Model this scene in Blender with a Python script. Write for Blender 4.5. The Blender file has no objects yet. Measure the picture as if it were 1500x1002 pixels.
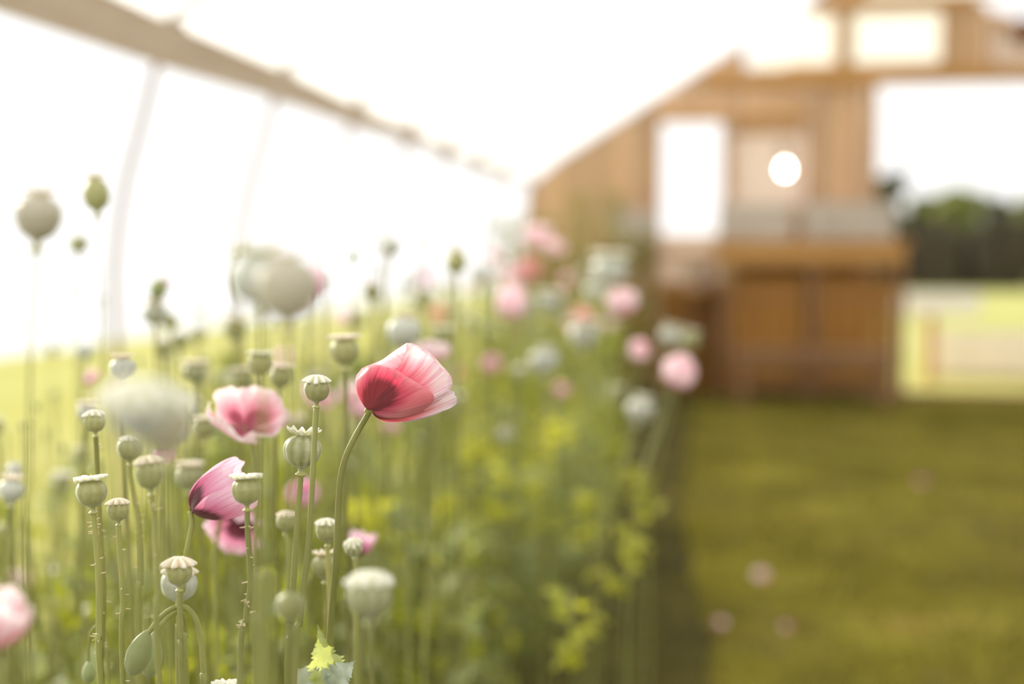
import bpy, bmesh, math, random
from mathutils import Vector, Matrix, Quaternion, noise
from math import sin, cos, pi, radians, sqrt, atan, tan
rnd = random.Random(7)
SC = bpy.context.scene
COL = SC.collection

# ------------------------------------------------------------------ camera frame
FPX = 2083.33
YAW = atan(295/FPX); PITCH = atan(126/FPX)
CAM = Vector((0, 0, 1.3))
F = Vector((-sin(YAW)*cos(PITCH), cos(YAW)*cos(PITCH), -sin(PITCH)))
R = Vector((cos(YAW), sin(YAW), 0)); U = R.cross(F)
def ray(x, y): return F + R*((x-750)/FPX) + U*((501-y)/FPX)
def at(x, y, Z): return CAM + ray(x, y)*Z
def on_y(x, y, Y):
    d = ray(x, y); return CAM + d*(Y/d.y)
def on_z(x, y, z=0.0):
    d = ray(x, y); return CAM + d*((z-1.3)/d.z)

# ------------------------------------------------------------------ tagging
def tag(o, label=None, cat=None, group=None, kind=None):
    if label: o['label'] = label
    if cat: o['category'] = cat
    if group: o['group'] = group
    if kind: o['kind'] = kind
    return o
def empty(name, loc, label, cat, group=None, rz=0):
    o = bpy.data.objects.new(name, None); COL.objects.link(o)
    o.location = loc; o.rotation_euler = (0, 0, rz); o.empty_display_size = .05
    return tag(o, label, cat, group)
def link(name, me, parent=None, mw=None):
    """links mesh me under parent; mw is the wanted world matrix (parents only translate)"""
    o = bpy.data.objects.new(name, me); COL.objects.link(o)
    if parent: o.parent = parent
    if mw is not None:
        if parent:
            p = parent
            off = Vector((0, 0, 0))
            while p: off += p.location; p = p.parent
            mw = Matrix.Translation(-off) @ mw
        o.matrix_basis = mw
    return o

# ------------------------------------------------------------------ materials
def mat(name):
    m = bpy.data.materials.new(name); m.use_nodes = True
    m.node_tree.nodes.clear(); return m, m.node_tree.nodes, m.node_tree.links
def node(n, t, **kw):
    x = n.new(t)
    for k, v in kw.items():
        if k in x.inputs: x.inputs[k].default_value = v
        else: setattr(x, k, v)
    return x
def ramp(n, stops, interp='LINEAR'):
    r = n.new('ShaderNodeValToRGB'); e = r.color_ramp.elements; r.color_ramp.interpolation = interp
    while len(e) < len(stops): e.new(.5)
    for i, (p, c) in enumerate(stops):
        e[i].position = p; e[i].color = (c[0], c[1], c[2], 1)
    return r
def organic(name, c1, c2, scale=40, trans=.0, rough=.55, tcol=None, rand=.0, sheen=0.0, bump=0.0, stretch=(1, 1, 1)):
    """diffuse + translucent plant surface with noise between two colours and a per-object shift"""
    m, n, l = mat(name)
    tc = node(n, 'ShaderNodeTexCoord'); mp = node(n, 'ShaderNodeMapping'); mp.inputs['Scale'].default_value = stretch
    l.new(tc.outputs['Object'], mp.inputs[0])
    nz = node(n, 'ShaderNodeTexNoise', Scale=scale, Detail=4.0); l.new(mp.outputs[0], nz.inputs['Vector'])
    r = ramp(n, [(.3, c1), (.7, c2)]); l.new(nz.outputs['Fac'], r.inputs[0])
    col = r.outputs[0]
    if rand:
        oi = node(n, 'ShaderNodeObjectInfo'); mr = node(n, 'ShaderNodeMapRange')
        mr.inputs['To Min'].default_value = 1-rand; mr.inputs['To Max'].default_value = 1+rand
        l.new(oi.outputs['Random'], mr.inputs[0])
        hs = node(n, 'ShaderNodeHueSaturation'); l.new(mr.outputs[0], hs.inputs['Value']); l.new(col, hs.inputs['Color'])
        col = hs.outputs[0]
    p = node(n, 'ShaderNodeBsdfPrincipled', Roughness=rough); l.new(col, p.inputs['Base Color'])
    if sheen: p.inputs['Sheen Weight'].default_value = sheen
    if bump:
        b = node(n, 'ShaderNodeBump', Strength=bump, Distance=.002); l.new(nz.outputs['Fac'], b.inputs['Height']); l.new(b.outputs[0], p.inputs['Normal'])
    out = node(n, 'ShaderNodeOutputMaterial')
    if trans:
        t = node(n, 'ShaderNodeBsdfTranslucent')
        if tcol:
            mx = node(n, 'ShaderNodeMix', data_type='RGBA', blend_type='MULTIPLY'); mx.inputs[0].default_value = 1
            l.new(col, mx.inputs[6]); mx.inputs[7].default_value = (*tcol, 1); l.new(mx.outputs[2], t.inputs[0])
        else: l.new(col, t.inputs[0])
        ms = node(n, 'ShaderNodeMixShader'); ms.inputs[0].default_value = trans
        l.new(p.outputs[0], ms.inputs[1]); l.new(t.outputs[0], ms.inputs[2]); l.new(ms.outputs[0], out.inputs[0])
    else: l.new(p.outputs[0], out.inputs[0])
    return m
def petal_mat(name, base, mid, edge, blotch, blot_v=.38, trans=.55, side=1.0, lit=0.0, b0=.12):
    """UV: x = across 0..1, y = base 0 to rim 1"""
    m, n, l = mat(name)
    uv = node(n, 'ShaderNodeUVMap'); sp = node(n, 'ShaderNodeSeparateXYZ'); l.new(uv.outputs[0], sp.inputs[0])
    # fine veins that fan out from the claw
    mp = node(n, 'ShaderNodeMapping'); mp.inputs['Scale'].default_value = (38, 1.6, 1); l.new(uv.outputs[0], mp.inputs[0])
    nz = node(n, 'ShaderNodeTexNoise', Scale=1.0, Detail=5.0, Distortion=.3); l.new(mp.outputs[0], nz.inputs['Vector'])
    mp2 = node(n, 'ShaderNodeMapping'); mp2.inputs['Scale'].default_value = (4, 2.2, 1); l.new(uv.outputs[0], mp2.inputs[0])
    nz2 = node(n, 'ShaderNodeTexNoise', Scale=1.0, Detail=2.0); l.new(mp2.outputs[0], nz2.inputs['Vector'])
    ad = node(n, 'ShaderNodeMath', operation='MULTIPLY_ADD'); l.new(nz.outputs['Fac'], ad.inputs[0]); ad.inputs[1].default_value = .22; l.new(sp.outputs[1], ad.inputs[2])
    ad2 = node(n, 'ShaderNodeMath', operation='MULTIPLY_ADD'); l.new(nz2.outputs['Fac'], ad2.inputs[0]); ad2.inputs[1].default_value = .16; l.new(ad.outputs[0], ad2.inputs[2])
    r = ramp(n, [(.0, base), (b0, blotch), (blot_v+.12, blotch), (blot_v+.24, base), (.8, mid), (1.12 if 0 else 1.0, edge)])
    sub = node(n, 'ShaderNodeMath', operation='SUBTRACT'); l.new(ad2.outputs[0], sub.inputs[0]); sub.inputs[1].default_value = .1
    # the blotch is widest on the petal's midline
    cx = node(n, 'ShaderNodeMath', operation='SUBTRACT'); l.new(sp.outputs[0], cx.inputs[0]); cx.inputs[1].default_value = .5
    ab = node(n, 'ShaderNodeMath', operation='POWER'); a1 = node(n, 'ShaderNodeMath', operation='ABSOLUTE'); l.new(cx.outputs[0], a1.inputs[0]); l.new(a1.outputs[0], ab.inputs[0]); ab.inputs[1].default_value = 2.0
    mu = node(n, 'ShaderNodeMath', operation='MULTIPLY_ADD'); l.new(ab.outputs[0], mu.inputs[0]); mu.inputs[1].default_value = side; l.new(sub.outputs[0], mu.inputs[2])
    fx = node(n, 'ShaderNodeMath', operation='MULTIPLY_ADD'); l.new(cx.outputs[0], fx.inputs[0]); fx.inputs[1].default_value = lit; l.new(mu.outputs[0], fx.inputs[2])  # paler towards one side: a backlit glow put into the colour
    l.new(fx.outputs[0], r.inputs[0])
    vein = ramp(n, [(.38, (.84, .60, .68)), (.55, (1, 1, 1))]); l.new(nz.outputs['Fac'], vein.inputs[0])
    mx = node(n, 'ShaderNodeMix', data_type='RGBA', blend_type='MULTIPLY'); mx.inputs[0].default_value = .55
    l.new(r.outputs[0], mx.inputs[6]); l.new(vein.outputs[0], mx.inputs[7])
    p = node(n, 'ShaderNodeBsdfPrincipled', Roughness=.45); p.inputs['Sheen Weight'].default_value = .25
    l.new(mx.outputs[2], p.inputs['Base Color'])
    b = node(n, 'ShaderNodeBump', Strength=.35, Distance=.001); l.new(nz.outputs['Fac'], b.inputs['Height']); l.new(b.outputs[0], p.inputs['Normal'])
    t = node(n, 'ShaderNodeBsdfTranslucent'); l.new(mx.outputs[2], t.inputs[0])
    ms = node(n, 'ShaderNodeMixShader'); ms.inputs[0].default_value = trans
    l.new(p.outputs[0], ms.inputs[1]); l.new(t.outputs[0], ms.inputs[2])
    out = node(n, 'ShaderNodeOutputMaterial'); l.new(ms.outputs[0], out.inputs[0])
    return m
def wood(name, c1, c2, c3, rough=.7, axis='Z', plank=None):
    """board grain that runs along an axis; plank: colour changes from board to board in X"""
    m, n, l = mat(name)
    tc = node(n, 'ShaderNodeTexCoord'); mp = node(n, 'ShaderNodeMapping')
    s = {'Z': (14, 14, .9), 'X': (.9, 14, 14), 'Y': (14, .9, 14)}[axis]; mp.inputs['Scale'].default_value = s
    l.new(tc.outputs['Object'], mp.inputs[0])
    nz = node(n, 'ShaderNodeTexNoise', Scale=2.0, Detail=8.0, Distortion=.6); l.new(mp.outputs[0], nz.inputs['Vector'])
    r = ramp(n, [(.25, c1), (.5, c2), (.78, c3)]); l.new(nz.outputs['Fac'], r.inputs[0])
    col = r.outputs[0]
    if plank:
        at_ = node(n, 'ShaderNodeAttribute', attribute_name='board'); hs = node(n, 'ShaderNodeHueSaturation')
        mr = node(n, 'ShaderNodeMapRange'); mr.inputs['To Min'].default_value = 1-plank; mr.inputs['To Max'].default_value = 1+plank
        l.new(at_.outputs['Fac'], mr.inputs[0]); l.new(mr.outputs[0], hs.inputs['Value']); l.new(col, hs.inputs['Color']); col = hs.outputs[0]
    p = node(n, 'ShaderNodeBsdfPrincipled', Roughness=rough); l.new(col, p.inputs['Base Color'])
    b = node(n, 'ShaderNodeBump', Strength=.3, Distance=.004); l.new(nz.outputs['Fac'], b.inputs['Height']); l.new(b.outputs[0], p.inputs['Normal'])
    out = node(n, 'ShaderNodeOutputMaterial'); l.new(p.outputs[0], out.inputs[0])
    return m
def film_mat(name, c, trans, rough=.4):
    m, n, l = mat(name)
    nz = node(n, 'ShaderNodeTexNoise', Scale=1.3, Detail=3.0)
    tc = node(n, 'ShaderNodeTexCoord'); l.new(tc.outputs['Object'], nz.inputs['Vector'])
    r = ramp(n, [(.3, tuple(x*.96 for x in c)), (.7, c)]); l.new(nz.outputs['Fac'], r.inputs[0])
    d = node(n, 'ShaderNodeBsdfDiffuse'); t = node(n, 'ShaderNodeBsdfTranslucent')
    l.new(r.outputs[0], d.inputs[0]); l.new(r.outputs[0], t.inputs[0])
    ms = node(n, 'ShaderNodeMixShader'); ms.inputs[0].default_value = trans
    l.new(d.outputs[0], ms.inputs[1]); l.new(t.outputs[0], ms.inputs[2])
    out = node(n, 'ShaderNodeOutputMaterial'); l.new(ms.outputs[0], out.inputs[0]); return m
def ground_mat(name, cols, s1, s2, bump=.4, rough=.95):
    m, n, l = mat(name)
    tc = node(n, 'ShaderNodeTexCoord')
    a = node(n, 'ShaderNodeTexNoise', Scale=s1, Detail=5.0); b = node(n, 'ShaderNodeTexNoise', Scale=s2, Detail=6.0)
    l.new(tc.outputs['Object'], a.inputs['Vector']); l.new(tc.outputs['Object'], b.inputs['Vector'])
    mx = node(n, 'ShaderNodeMath', operation='MULTIPLY_ADD'); l.new(b.outputs['Fac'], mx.inputs[0]); mx.inputs[1].default_value = .5
    h = node(n, 'ShaderNodeMath', operation='MULTIPLY'); l.new(a.outputs['Fac'], h.inputs[0]); h.inputs[1].default_value = .75; l.new(h.outputs[0], mx.inputs[2])
    k = len(cols); r = ramp(n, [(.42+.4*i/(k-1), c) for i, c in enumerate(cols)]); l.new(mx.outputs[0], r.inputs[0])
    p = node(n, 'ShaderNodeBsdfPrincipled', Roughness=rough); l.new(r.outputs[0], p.inputs['Base Color']); p.inputs['Specular IOR Level'].default_value = .1
    bp = node(n, 'ShaderNodeBump', Strength=bump, Distance=.03); l.new(b.outputs['Fac'], bp.inputs['Height']); l.new(bp.outputs[0], p.inputs['Normal'])
    out = node(n, 'ShaderNodeOutputMaterial'); l.new(p.outputs[0], out.inputs[0]); return m
def capsule_mat(name, lo, hi, rand=.12, ribc=.045):
    """UV x runs round the capsule: pale bloomy ribs on green"""
    m, n, l = mat(name)
    uv = node(n, 'ShaderNodeUVMap'); sp = node(n, 'ShaderNodeSeparateXYZ'); l.new(uv.outputs[0], sp.inputs[0])
    s = node(n, 'ShaderNodeMath', operation='MULTIPLY'); l.new(sp.outputs[0], s.inputs[0]); s.inputs[1].default_value = 2*pi*10
    c = node(n, 'ShaderNodeMath', operation='COSINE'); l.new(s.outputs[0], c.inputs[0])
    tc = node(n, 'ShaderNodeTexCoord'); nz = node(n, 'ShaderNodeTexNoise', Scale=3.0, Detail=5.0); l.new(tc.outputs['Object'], nz.inputs['Vector'])
    nq = node(n, 'ShaderNodeMath', operation='MULTIPLY_ADD'); l.new(nz.outputs['Fac'], nq.inputs[0]); nq.inputs[1].default_value = .45; nq.inputs[2].default_value = .28
    a = node(n, 'ShaderNodeMath', operation='MULTIPLY_ADD'); l.new(c.outputs[0], a.inputs[0]); a.inputs[1].default_value = ribc; l.new(nq.outputs[0], a.inputs[2])
    r = ramp(n, [(.3, lo), (.72, hi)]); l.new(a.outputs[0], r.inputs[0])
    oi = node(n, 'ShaderNodeObjectInfo'); mr = node(n, 'ShaderNodeMapRange'); mr.inputs['To Min'].default_value = 1-rand; mr.inputs['To Max'].default_value = 1+rand
    l.new(oi.outputs['Random'], mr.inputs[0]); hs = node(n, 'ShaderNodeHueSaturation'); l.new(mr.outputs[0], hs.inputs['Value']); l.new(r.outputs[0], hs.inputs['Color'])
    p = node(n, 'ShaderNodeBsdfPrincipled', Roughness=.5); l.new(hs.outputs[0], p.inputs['Base Color'])
    p.inputs['Sheen Weight'].default_value = .55; p.inputs['Sheen Roughness'].default_value = .4; p.inputs['Sheen Tint'].default_value = (.85, .95, 1, 1)
    out = node(n, 'ShaderNodeOutputMaterial'); l.new(p.outputs[0], out.inputs[0]); return m
def crown_mat(name, lo, hi):
    m, n, l = mat(name)
    uv = node(n, 'ShaderNodeUVMap'); sp = node(n, 'ShaderNodeSeparateXYZ'); l.new(uv.outputs[0], sp.inputs[0])
    tc = node(n, 'ShaderNodeTexCoord'); nz = node(n, 'ShaderNodeTexNoise', Scale=5.0, Detail=5.0); l.new(tc.outputs['Object'], nz.inputs['Vector'])
    a = node(n, 'ShaderNodeMath', operation='MULTIPLY_ADD'); l.new(nz.outputs['Fac'], a.inputs[0]); a.inputs[1].default_value = .5; l.new(sp.outputs[0], a.inputs[2])
    r = ramp(n, [(.25, lo), (.95, hi)]); l.new(a.outputs[0], r.inputs[0])
    p = node(n, 'ShaderNodeBsdfPrincipled', Roughness=.6); l.new(r.outputs[0], p.inputs['Base Color']); p.inputs['Sheen Weight'].default_value = .3
    t = node(n, 'ShaderNodeBsdfTranslucent'); l.new(r.outputs[0], t.inputs[0])
    ms = node(n, 'ShaderNodeMixShader'); ms.inputs[0].default_value = .3; l.new(p.outputs[0], ms.inputs[1]); l.new(t.outputs[0], ms.inputs[2])
    out = node(n, 'ShaderNodeOutputMaterial'); l.new(ms.outputs[0], out.inputs[0]); return m
def plain(name, c, rough=.5, metal=0, scale=20, var=.12):
    m, n, l = mat(name); tc = node(n, 'ShaderNodeTexCoord'); nz = node(n, 'ShaderNodeTexNoise', Scale=scale, Detail=4.0); l.new(tc.outputs['Object'], nz.inputs['Vector'])
    r = ramp(n, [(.3, tuple(x*(1-var) for x in c)), (.7, tuple(min(1, x*(1+var)) for x in c))]); l.new(nz.outputs['Fac'], r.inputs[0])
    p = node(n, 'ShaderNodeBsdfPrincipled', Roughness=rough, Metallic=metal); l.new(r.outputs[0], p.inputs['Base Color'])
    out = node(n, 'ShaderNodeOutputMaterial'); l.new(p.outputs[0], out.inputs[0]); return m
def glow(name, c, s):
    m, n, l = mat(name); e = node(n, 'ShaderNodeEmission', Strength=s); e.inputs[0].default_value = (*c, 1)
    out = node(n, 'ShaderNodeOutputMaterial'); l.new(e.outputs[0], out.inputs[0]); return m

M = {}
M['capsule'] = capsule_mat('capsule_green', (.27, .26, .085), (.41, .40, .18))
M['capsule_rib'] = capsule_mat('capsule_ribbed', (.24, .24, .09), (.48, .48, .28), .05, .14)
M['capsule_blue'] = capsule_mat('capsule_bloom', (.40, .40, .31), (.62, .63, .56))
M['capsule_tan'] = capsule_mat('capsule_tan', (.38, .33, .22), (.56, .51, .40), .05)
M['crown'] = crown_mat('crown_cream', (.74, .72, .42), (1, .98, .90))
M['crown_tan'] = crown_mat('crown_tan', (.84, .72, .50), (1, .93, .80))
M['stem'] = organic('poppy_stem', (.23, .24, .05), (.40, .39, .12), 60, trans=.2, rand=.15, sheen=.1, stretch=(1, 1, .15))
M['stem_dark'] = organic('poppy_stem_olive', (.17, .17, .03), (.30, .29, .07), 60, trans=.2, rand=.15, sheen=.05, stretch=(1, 1, .15))
M['collar'] = organic('receptacle', (.38, .38, .12), (.6, .56, .25), 90, rough=.5)
M['hair'] = organic('stem_bristle', (.75, .62, .38), (.9, .8, .6), 90, trans=.3)
M['bud'] = organic('bud_green', (.22, .26, .08), (.38, .42, .18), 50, trans=.1, rand=.1, sheen=.4)
M['leaf'] = organic('poppy_leaf', (.22, .26, .018), (.46, .50, .045), 14, trans=.5, rough=.5, tcol=(1.3, 1.2, .5), rand=.2)
M['leaf_grey'] = organic('poppy_leaf_glaucous', (.25, .29, .10), (.42, .45, .20), 14, trans=.35, rough=.5, tcol=(1.1, 1.15, .6), rand=.15)
M['leaf_bright'] = organic('backlit_leaf', (.46, .49, .05), (.70, .70, .12), 18, trans=.55, rough=.5, tcol=(1.15, 1.1, .5), rand=.15)  # brighter leaf copy, the backlight is put into its yellow-green
M['leaf_hero'] = organic('clasping_leaf', (.44, .50, .16), (.66, .70, .32), 90, trans=.45, rough=.5, tcol=(1.1, 1.1, .6), bump=.5)  # yellow-green of the backlit leaf put into the base colour
M['leaf_hero_grey'] = organic('clasping_leaf_bloom', (.36, .42, .30), (.56, .61, .48), 90, trans=.15, rough=.5, bump=.5)
M['shrub'] = organic('shrub_leaf', (.26, .25, .06), (.44, .42, .14), 10, trans=.4, rand=.15)
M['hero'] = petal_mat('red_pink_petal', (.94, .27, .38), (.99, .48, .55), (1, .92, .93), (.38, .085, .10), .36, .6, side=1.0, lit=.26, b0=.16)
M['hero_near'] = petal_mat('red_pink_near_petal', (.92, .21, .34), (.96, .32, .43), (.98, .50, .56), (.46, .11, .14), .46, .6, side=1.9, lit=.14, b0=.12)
M['hero_fold'] = petal_mat('red_pink_folded_rim', (.95, .55, .62), (.98, .72, .76), (.99, .86, .88), (.95, .55, .62), .1, .4, side=.3)
M['hero_back'] = petal_mat('red_pink_back_petal', (.95, .42, .48), (.97, .58, .62), (.99, .84, .85), (.80, .22, .30), .1, .62, side=.8)
M['pink'] = petal_mat('mauve_pink_petal', (.80, .28, .46), (.88, .44, .62), (.95, .70, .82), (.13, .03, .045), .40, .5, b0=.03)
M['pale'] = petal_mat('pale_pink_petal', (.72, .22, .32), (.93, .62, .68), (.97, .86, .86), (.33, .05, .09), .25, .45)
M['blush'] = petal_mat('blush_petal', (.82, .4, .5), (.95, .7, .76), (.98, .88, .9), (.62, .2, .34), .12, .45)
M['darkred'] = petal_mat('dark_red_petal', (.75, .28, .26), (.82, .36, .33), (.88, .5, .46), (.4, .1, .1), .2, .4)
M['stamen'] = organic('stamen', (.6, .5, .25), (.85, .75, .4), 80)

# ------------------------------------------------------------------ mesh helpers
class MB:
    def __init__(s): s.v = []; s.f = []; s.uv = []; s.at = None
    def box(s, x0, x1, y0, y1, z0, z1, mt=None, b=None):
        i = len(s.v)
        for x in (x0, x1):
            for y in (y0, y1):
                for z in (z0, z1):
                    p = Vector((x, y, z)); s.v.append(mt @ p if mt else p)
        for q in ((0, 1, 3, 2), (4, 6, 7, 5), (0, 4, 5, 1), (2, 3, 7, 6), (0, 2, 6, 4), (1, 5, 7, 3)): s.f.append(tuple(i+k for k in q))
    def poly_y(s, pts, y0, y1):
        """polygon given in X,Z extruded in Y"""
        i = len(s.v); n = len(pts)
        s.v += [Vector((x, y0, z)) for x, z in pts] + [Vector((x, y1, z)) for x, z in pts]
        s.f.append(tuple(range(i, i+n))); s.f.append(tuple(range(i+2*n-1, i+n-1, -1)))
        for k in range(n): s.f.append((i+k, i+n+k, i+n+(k+1) % n, i+(k+1) % n))
    def tube(s, pts, rad, n=8, cap=True):
        i = len(s.v); m = len(pts)
        up = Vector((0, 0, 1))
        t0 = (pts[1]-pts[0]).normalized(); ref = t0.cross(Vector((1, 0, 0)));
        if ref.length < .1: ref = t0.cross(Vector((0, 1, 0)))
        ref.normalize()
        for k, p in enumerate(pts):
            t = (pts[min(k+1, m-1)]-pts[max(k-1, 0)]).normalized()
            ref = (ref-t*ref.dot(t)).normalized(); b = t.cross(ref)
            r = rad(k/(m-1)) if callable(rad) else rad
            for j in range(n):
                a = 2*pi*j/n; s.v.append(p+ref*(r*cos(a))+b*(r*sin(a)))
        for k in range(m-1):
            for j in range(n):
                s.f.append((i+k*n+j, i+k*n+(j+1) % n, i+(k+1)*n+(j+1) % n, i+(k+1)*n+j))
        if cap: s.f.append(tuple(i+j for j in reversed(range(n)))); s.f.append(tuple(i+(m-1)*n+j for j in range(n)))
    def lathe(s, prof, n=32, rib=0, nr=10, zs=1.0):
        i = len(s.v); m = len(prof)
        for k, (r, z) in enumerate(prof):
            for j in range(n+1):
                a = 2*pi*j/n; q = r*(1+rib*cos(nr*a)*min(1, r*1.2))
                s.v.append(Vector((q*cos(a), q*sin(a), z*zs))); s.uv.append((j/n, k/(m-1)))
        for k in range(m-1):
            for j in range(n): s.f.append((i+k*(n+1)+j, i+k*(n+1)+j+1, i+(k+1)*(n+1)+j+1, i+(k+1)*(n+1)+j))
    def grid(s, P, UV=None, close=False):
        i = len(s.v); a = len(P); b = len(P[0])
        for r_ in range(a):
            for c in range(b):
                s.v.append(P[r_][c]); s.uv.append(UV[r_][c] if UV else (c/(b-1), r_/(a-1)))
        for r_ in range(a-1):
            for c in range(b-1): s.f.append((i+r_*b+c, i+r_*b+c+1, i+(r_+1)*b+c+1, i+(r_+1)*b+c))
    def mesh(s, name, m, smooth=False):
        me = bpy.data.meshes.new(name); me.from_pydata([tuple(v) for v in s.v], [], s.f)
        if len(s.uv) == len(s.v) and s.uv:
            uvl = me.uv_layers.new(name='UVMap')
            for lp in me.loops: uvl.data[lp.index].uv = s.uv[lp.vertex_index]
        if smooth: me.polygons.foreach_set('use_smooth', [True]*len(me.polygons))
        me.materials.append(m); me.update(); return me
    def build(s, name, m, parent=None, smooth=False, mw=None): return link(name, s.mesh(name, m, smooth), parent, mw)
def catmull(P, k=8):
    P = [Vector(p) for p in P]; Q = [P[0]*2-P[1]]+P+[P[-1]*2-P[-2]]; out = []
    for i in range(1, len(Q)-2):
        a, b, c, d = Q[i-1], Q[i], Q[i+1], Q[i+2]
        for j in range(k):
            t = j/k
            out.append(.5*((2*b)+(c-a)*t+(2*a-5*b+4*c-d)*t*t+(3*b-a-3*c+d)*t**3))
    out.append(P[-1].copy()); return out
def smooth_prof(pr, k=4): return [(max(0.0005, p.x), p.y) for p in catmull([Vector((a, b, 0)) for a, b in pr], k)]
def solid(o, th):
    md = o.modifiers.new('thickness', 'SOLIDIFY'); md.thickness = th; md.offset = 0; return o

# ------------------------------------------------------------------ poppy parts (unit size, axis +Z)
BODY = [(.17, -1.3), (.18, -1.1), (.34, -.98), (.64, -.80), (.87, -.50), (1, -.05), (.99, .22), (.9, .5), (.7, .74), (.48, .86), (.38, .92), (.36, 1.02)]
def capsule_mesh(name, m, zs=1.0, rib=.03, n=60, shift=0.0):
    mb = MB(); pr = [(r*(1+shift*z), z) for r, z in BODY]
    mb.lathe(smooth_prof(pr, 3), n, rib, 10, zs); return mb.mesh(name, m, True)
CAPS = [(capsule_mesh('seed_capsule', M['capsule'], .95), .95), (capsule_mesh('seed_capsule', M['capsule'], 1.1, .02, 40), 1.1), (capsule_mesh('seed_capsule', M['capsule_rib'], .9, .04), .9),
        (capsule_mesh('seed_capsule', M['capsule_blue'], .92, .03, 40), .92), (capsule_mesh('seed_capsule', M['capsule'], 1.25, .015, 40, -.1), 1.25), (capsule_mesh('seed_capsule', M['capsule_tan'], 1.0, .02, 40, .06), 1.0)]
def crown_mesh(kind, seed, m):
    r_ = random.Random(seed); n = {'flat': 12, 'up': 11, 'star': 9}[kind]; J = n*10; K = 7
    Rc, depth = {'flat': (1.15, .15), 'up': (.95, .22), 'star': (1.18, .42)}[kind]
    jit = [r_.uniform(-.05, .05) for _ in range(n)]; jz = [r_.uniform(-.05, .05) for _ in range(n)]
    top = []; bot = []; uvs = []
    for k in range(K+1):
        p = k/K; rt = []; rb = []; ru = []
        for j in range(J+1):
            a = 2*pi*j/J; q = abs(cos(n*a/2)); ray_ = q**1.3; idx = int((n*a/(2*pi))+.5) % n
            rad = Rc*(1-depth*(1-ray_)*p+jit[idx]*p*q)
            x = p*rad
            if kind == 'flat': z = .06-.05*p*p+.05*sin(p*pi)+jz[idx]*p*q
            elif kind == 'up': z = .02+.26*p**2.2*(.35+.65*q)+jz[idx]*p*q
            else: z = .24-.54*p*p+jz[idx]*p*q*1.5
            ridge = (.12 if kind == 'flat' else .09)*q**4*sqrt(p)
            rt.append(Vector((x*cos(a), x*sin(a), z+ridge))); rb.append(Vector((x*.98*cos(a), x*.98*sin(a), z-(.17 if kind == 'flat' else .11)+.05*p)))
            ru.append((q**3, p))
        top.append(rt); bot.append(rb); uvs.append(ru)
    mb = MB(); mb.grid(top+bot[::-1], uvs+uvs[::-1]); return mb.mesh('stigma_crown', m, True)
CROWN = {k: [crown_mesh(k, i, M['crown'] if i < 2 else M['crown_tan']) for i in range(3)] for k in ('flat', 'up', 'star')}
_c = MB(); _c.lathe(smooth_prof([(.15, -1.58), (.22, -1.54), (.31, -1.46), (.31, -1.40), (.2, -1.32), (.16, -1.26), (.13, -1.2)], 3), 20); COLLAR = _c.mesh('collar', M['collar'], True)
def bud_mesh():
    mb = MB(); pr = smooth_prof([(.02, -1.35), (.28, -1.2), (.7, -.75), (.97, -.15), (1, .2), (.85, .72), (.5, 1.1), (.03, 1.32)], 3)
    i = 0; n = 32; m_ = len(pr)
    for k, (r, z) in enumerate(pr):
        for j in range(n+1):
            a = 2*pi*j/n; q = 1-.07*max(0, 1-abs(sin(a))*6)
            mb.v.append(Vector((r*q*cos(a), r*q*.92*sin(a), z))); mb.uv.append((j/n, k/(m_-1)))
    for k in range(m_-1):
        for j in range(n): mb.f.append((k*(n+1)+j, k*(n+1)+j+1, (k+1)*(n+1)+j+1, (k+1)*(n+1)+j))
    return mb.mesh('bud', M['bud'], True)
BUD = bud_mesh()
def petal_mesh(seed, H, Rr, span, m, ruffle=.07, curl=0.0, inner=0):
    r_ = random.Random(seed); P = []; UV = []; A, B = 14, 18; ph = r_.uniform(0, 6)
    for i in range(A+1):
        v = i/A; row = []; ur = []
        sp = radians(span)*(.62+.38*sin(pi*min(1, v*1.15)*.5)**.8)*(1-.18*v**5)
        for j in range(B+1):
            u = 2*j/B-1; a = u*sp
            r = Rr*sin(min(v, 1)*pi*(.5+.12*(H > .8)))**.75*(1+.0*u); z = H*v**(1.25 if H > .6 else 1.6)
            z -= .22*H*abs(u)**2.5*v; r *= 1-.05*abs(u)**2*v
            w = ruffle*v**2.5; z += w*sin(7*a+ph)+w*.6*sin(15*a+ph*2); r += w*cos(6*a+ph*1.7)+curl*v**4
            r -= inner*.06
            row.append(Vector((r*cos(a), r*sin(a), z+.02))); ur.append((j/B, v))
        P.append(row); UV.append(ur)
    mb = MB(); mb.grid(P, UV); return mb.mesh('petal', m, True)
PET = {}
def petals(kind, mname):
    key = (kind, mname)
    if key not in PET:
        H, Rr, span, rf, cu = {'cup': (1.25, .78, 66, .05, .0), 'globe': (1.2, .85, 70, .05, -.18), 'open': (.5, 1.05, 60, .09, .12), 'bowl': (.85, .95, 60, .07, .08), 'wild': (1.1, .8, 50, .13, .05)}[kind]
        PET[key] = [petal_mesh(11+i, H*(1-.06*(i % 2)), Rr*(1-.08*(i % 2)), span, M[mname], rf, cu, i % 2) for i in range(4)]
    return PET[key]
_s = MB()
for i in range(46):
    a = rnd.uniform(0, 2*pi); r = rnd.uniform(.16, .3); h = rnd.uniform(.22, .38)
    p0 = Vector((.1*cos(a), .1*sin(a), .02)); p1 = Vector((r*cos(a), r*sin(a), h)); _s.tube([p0, (p0+p1)*.5+Vector((0, 0, .03)), p1], .008, 4)
    _s.tube([p1-Vector((0, 0, .012)), p1+Vector((0, 0, .03))], .02, 5)
STAMENS = _s.mesh('stamens', M['stamen'])

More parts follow.
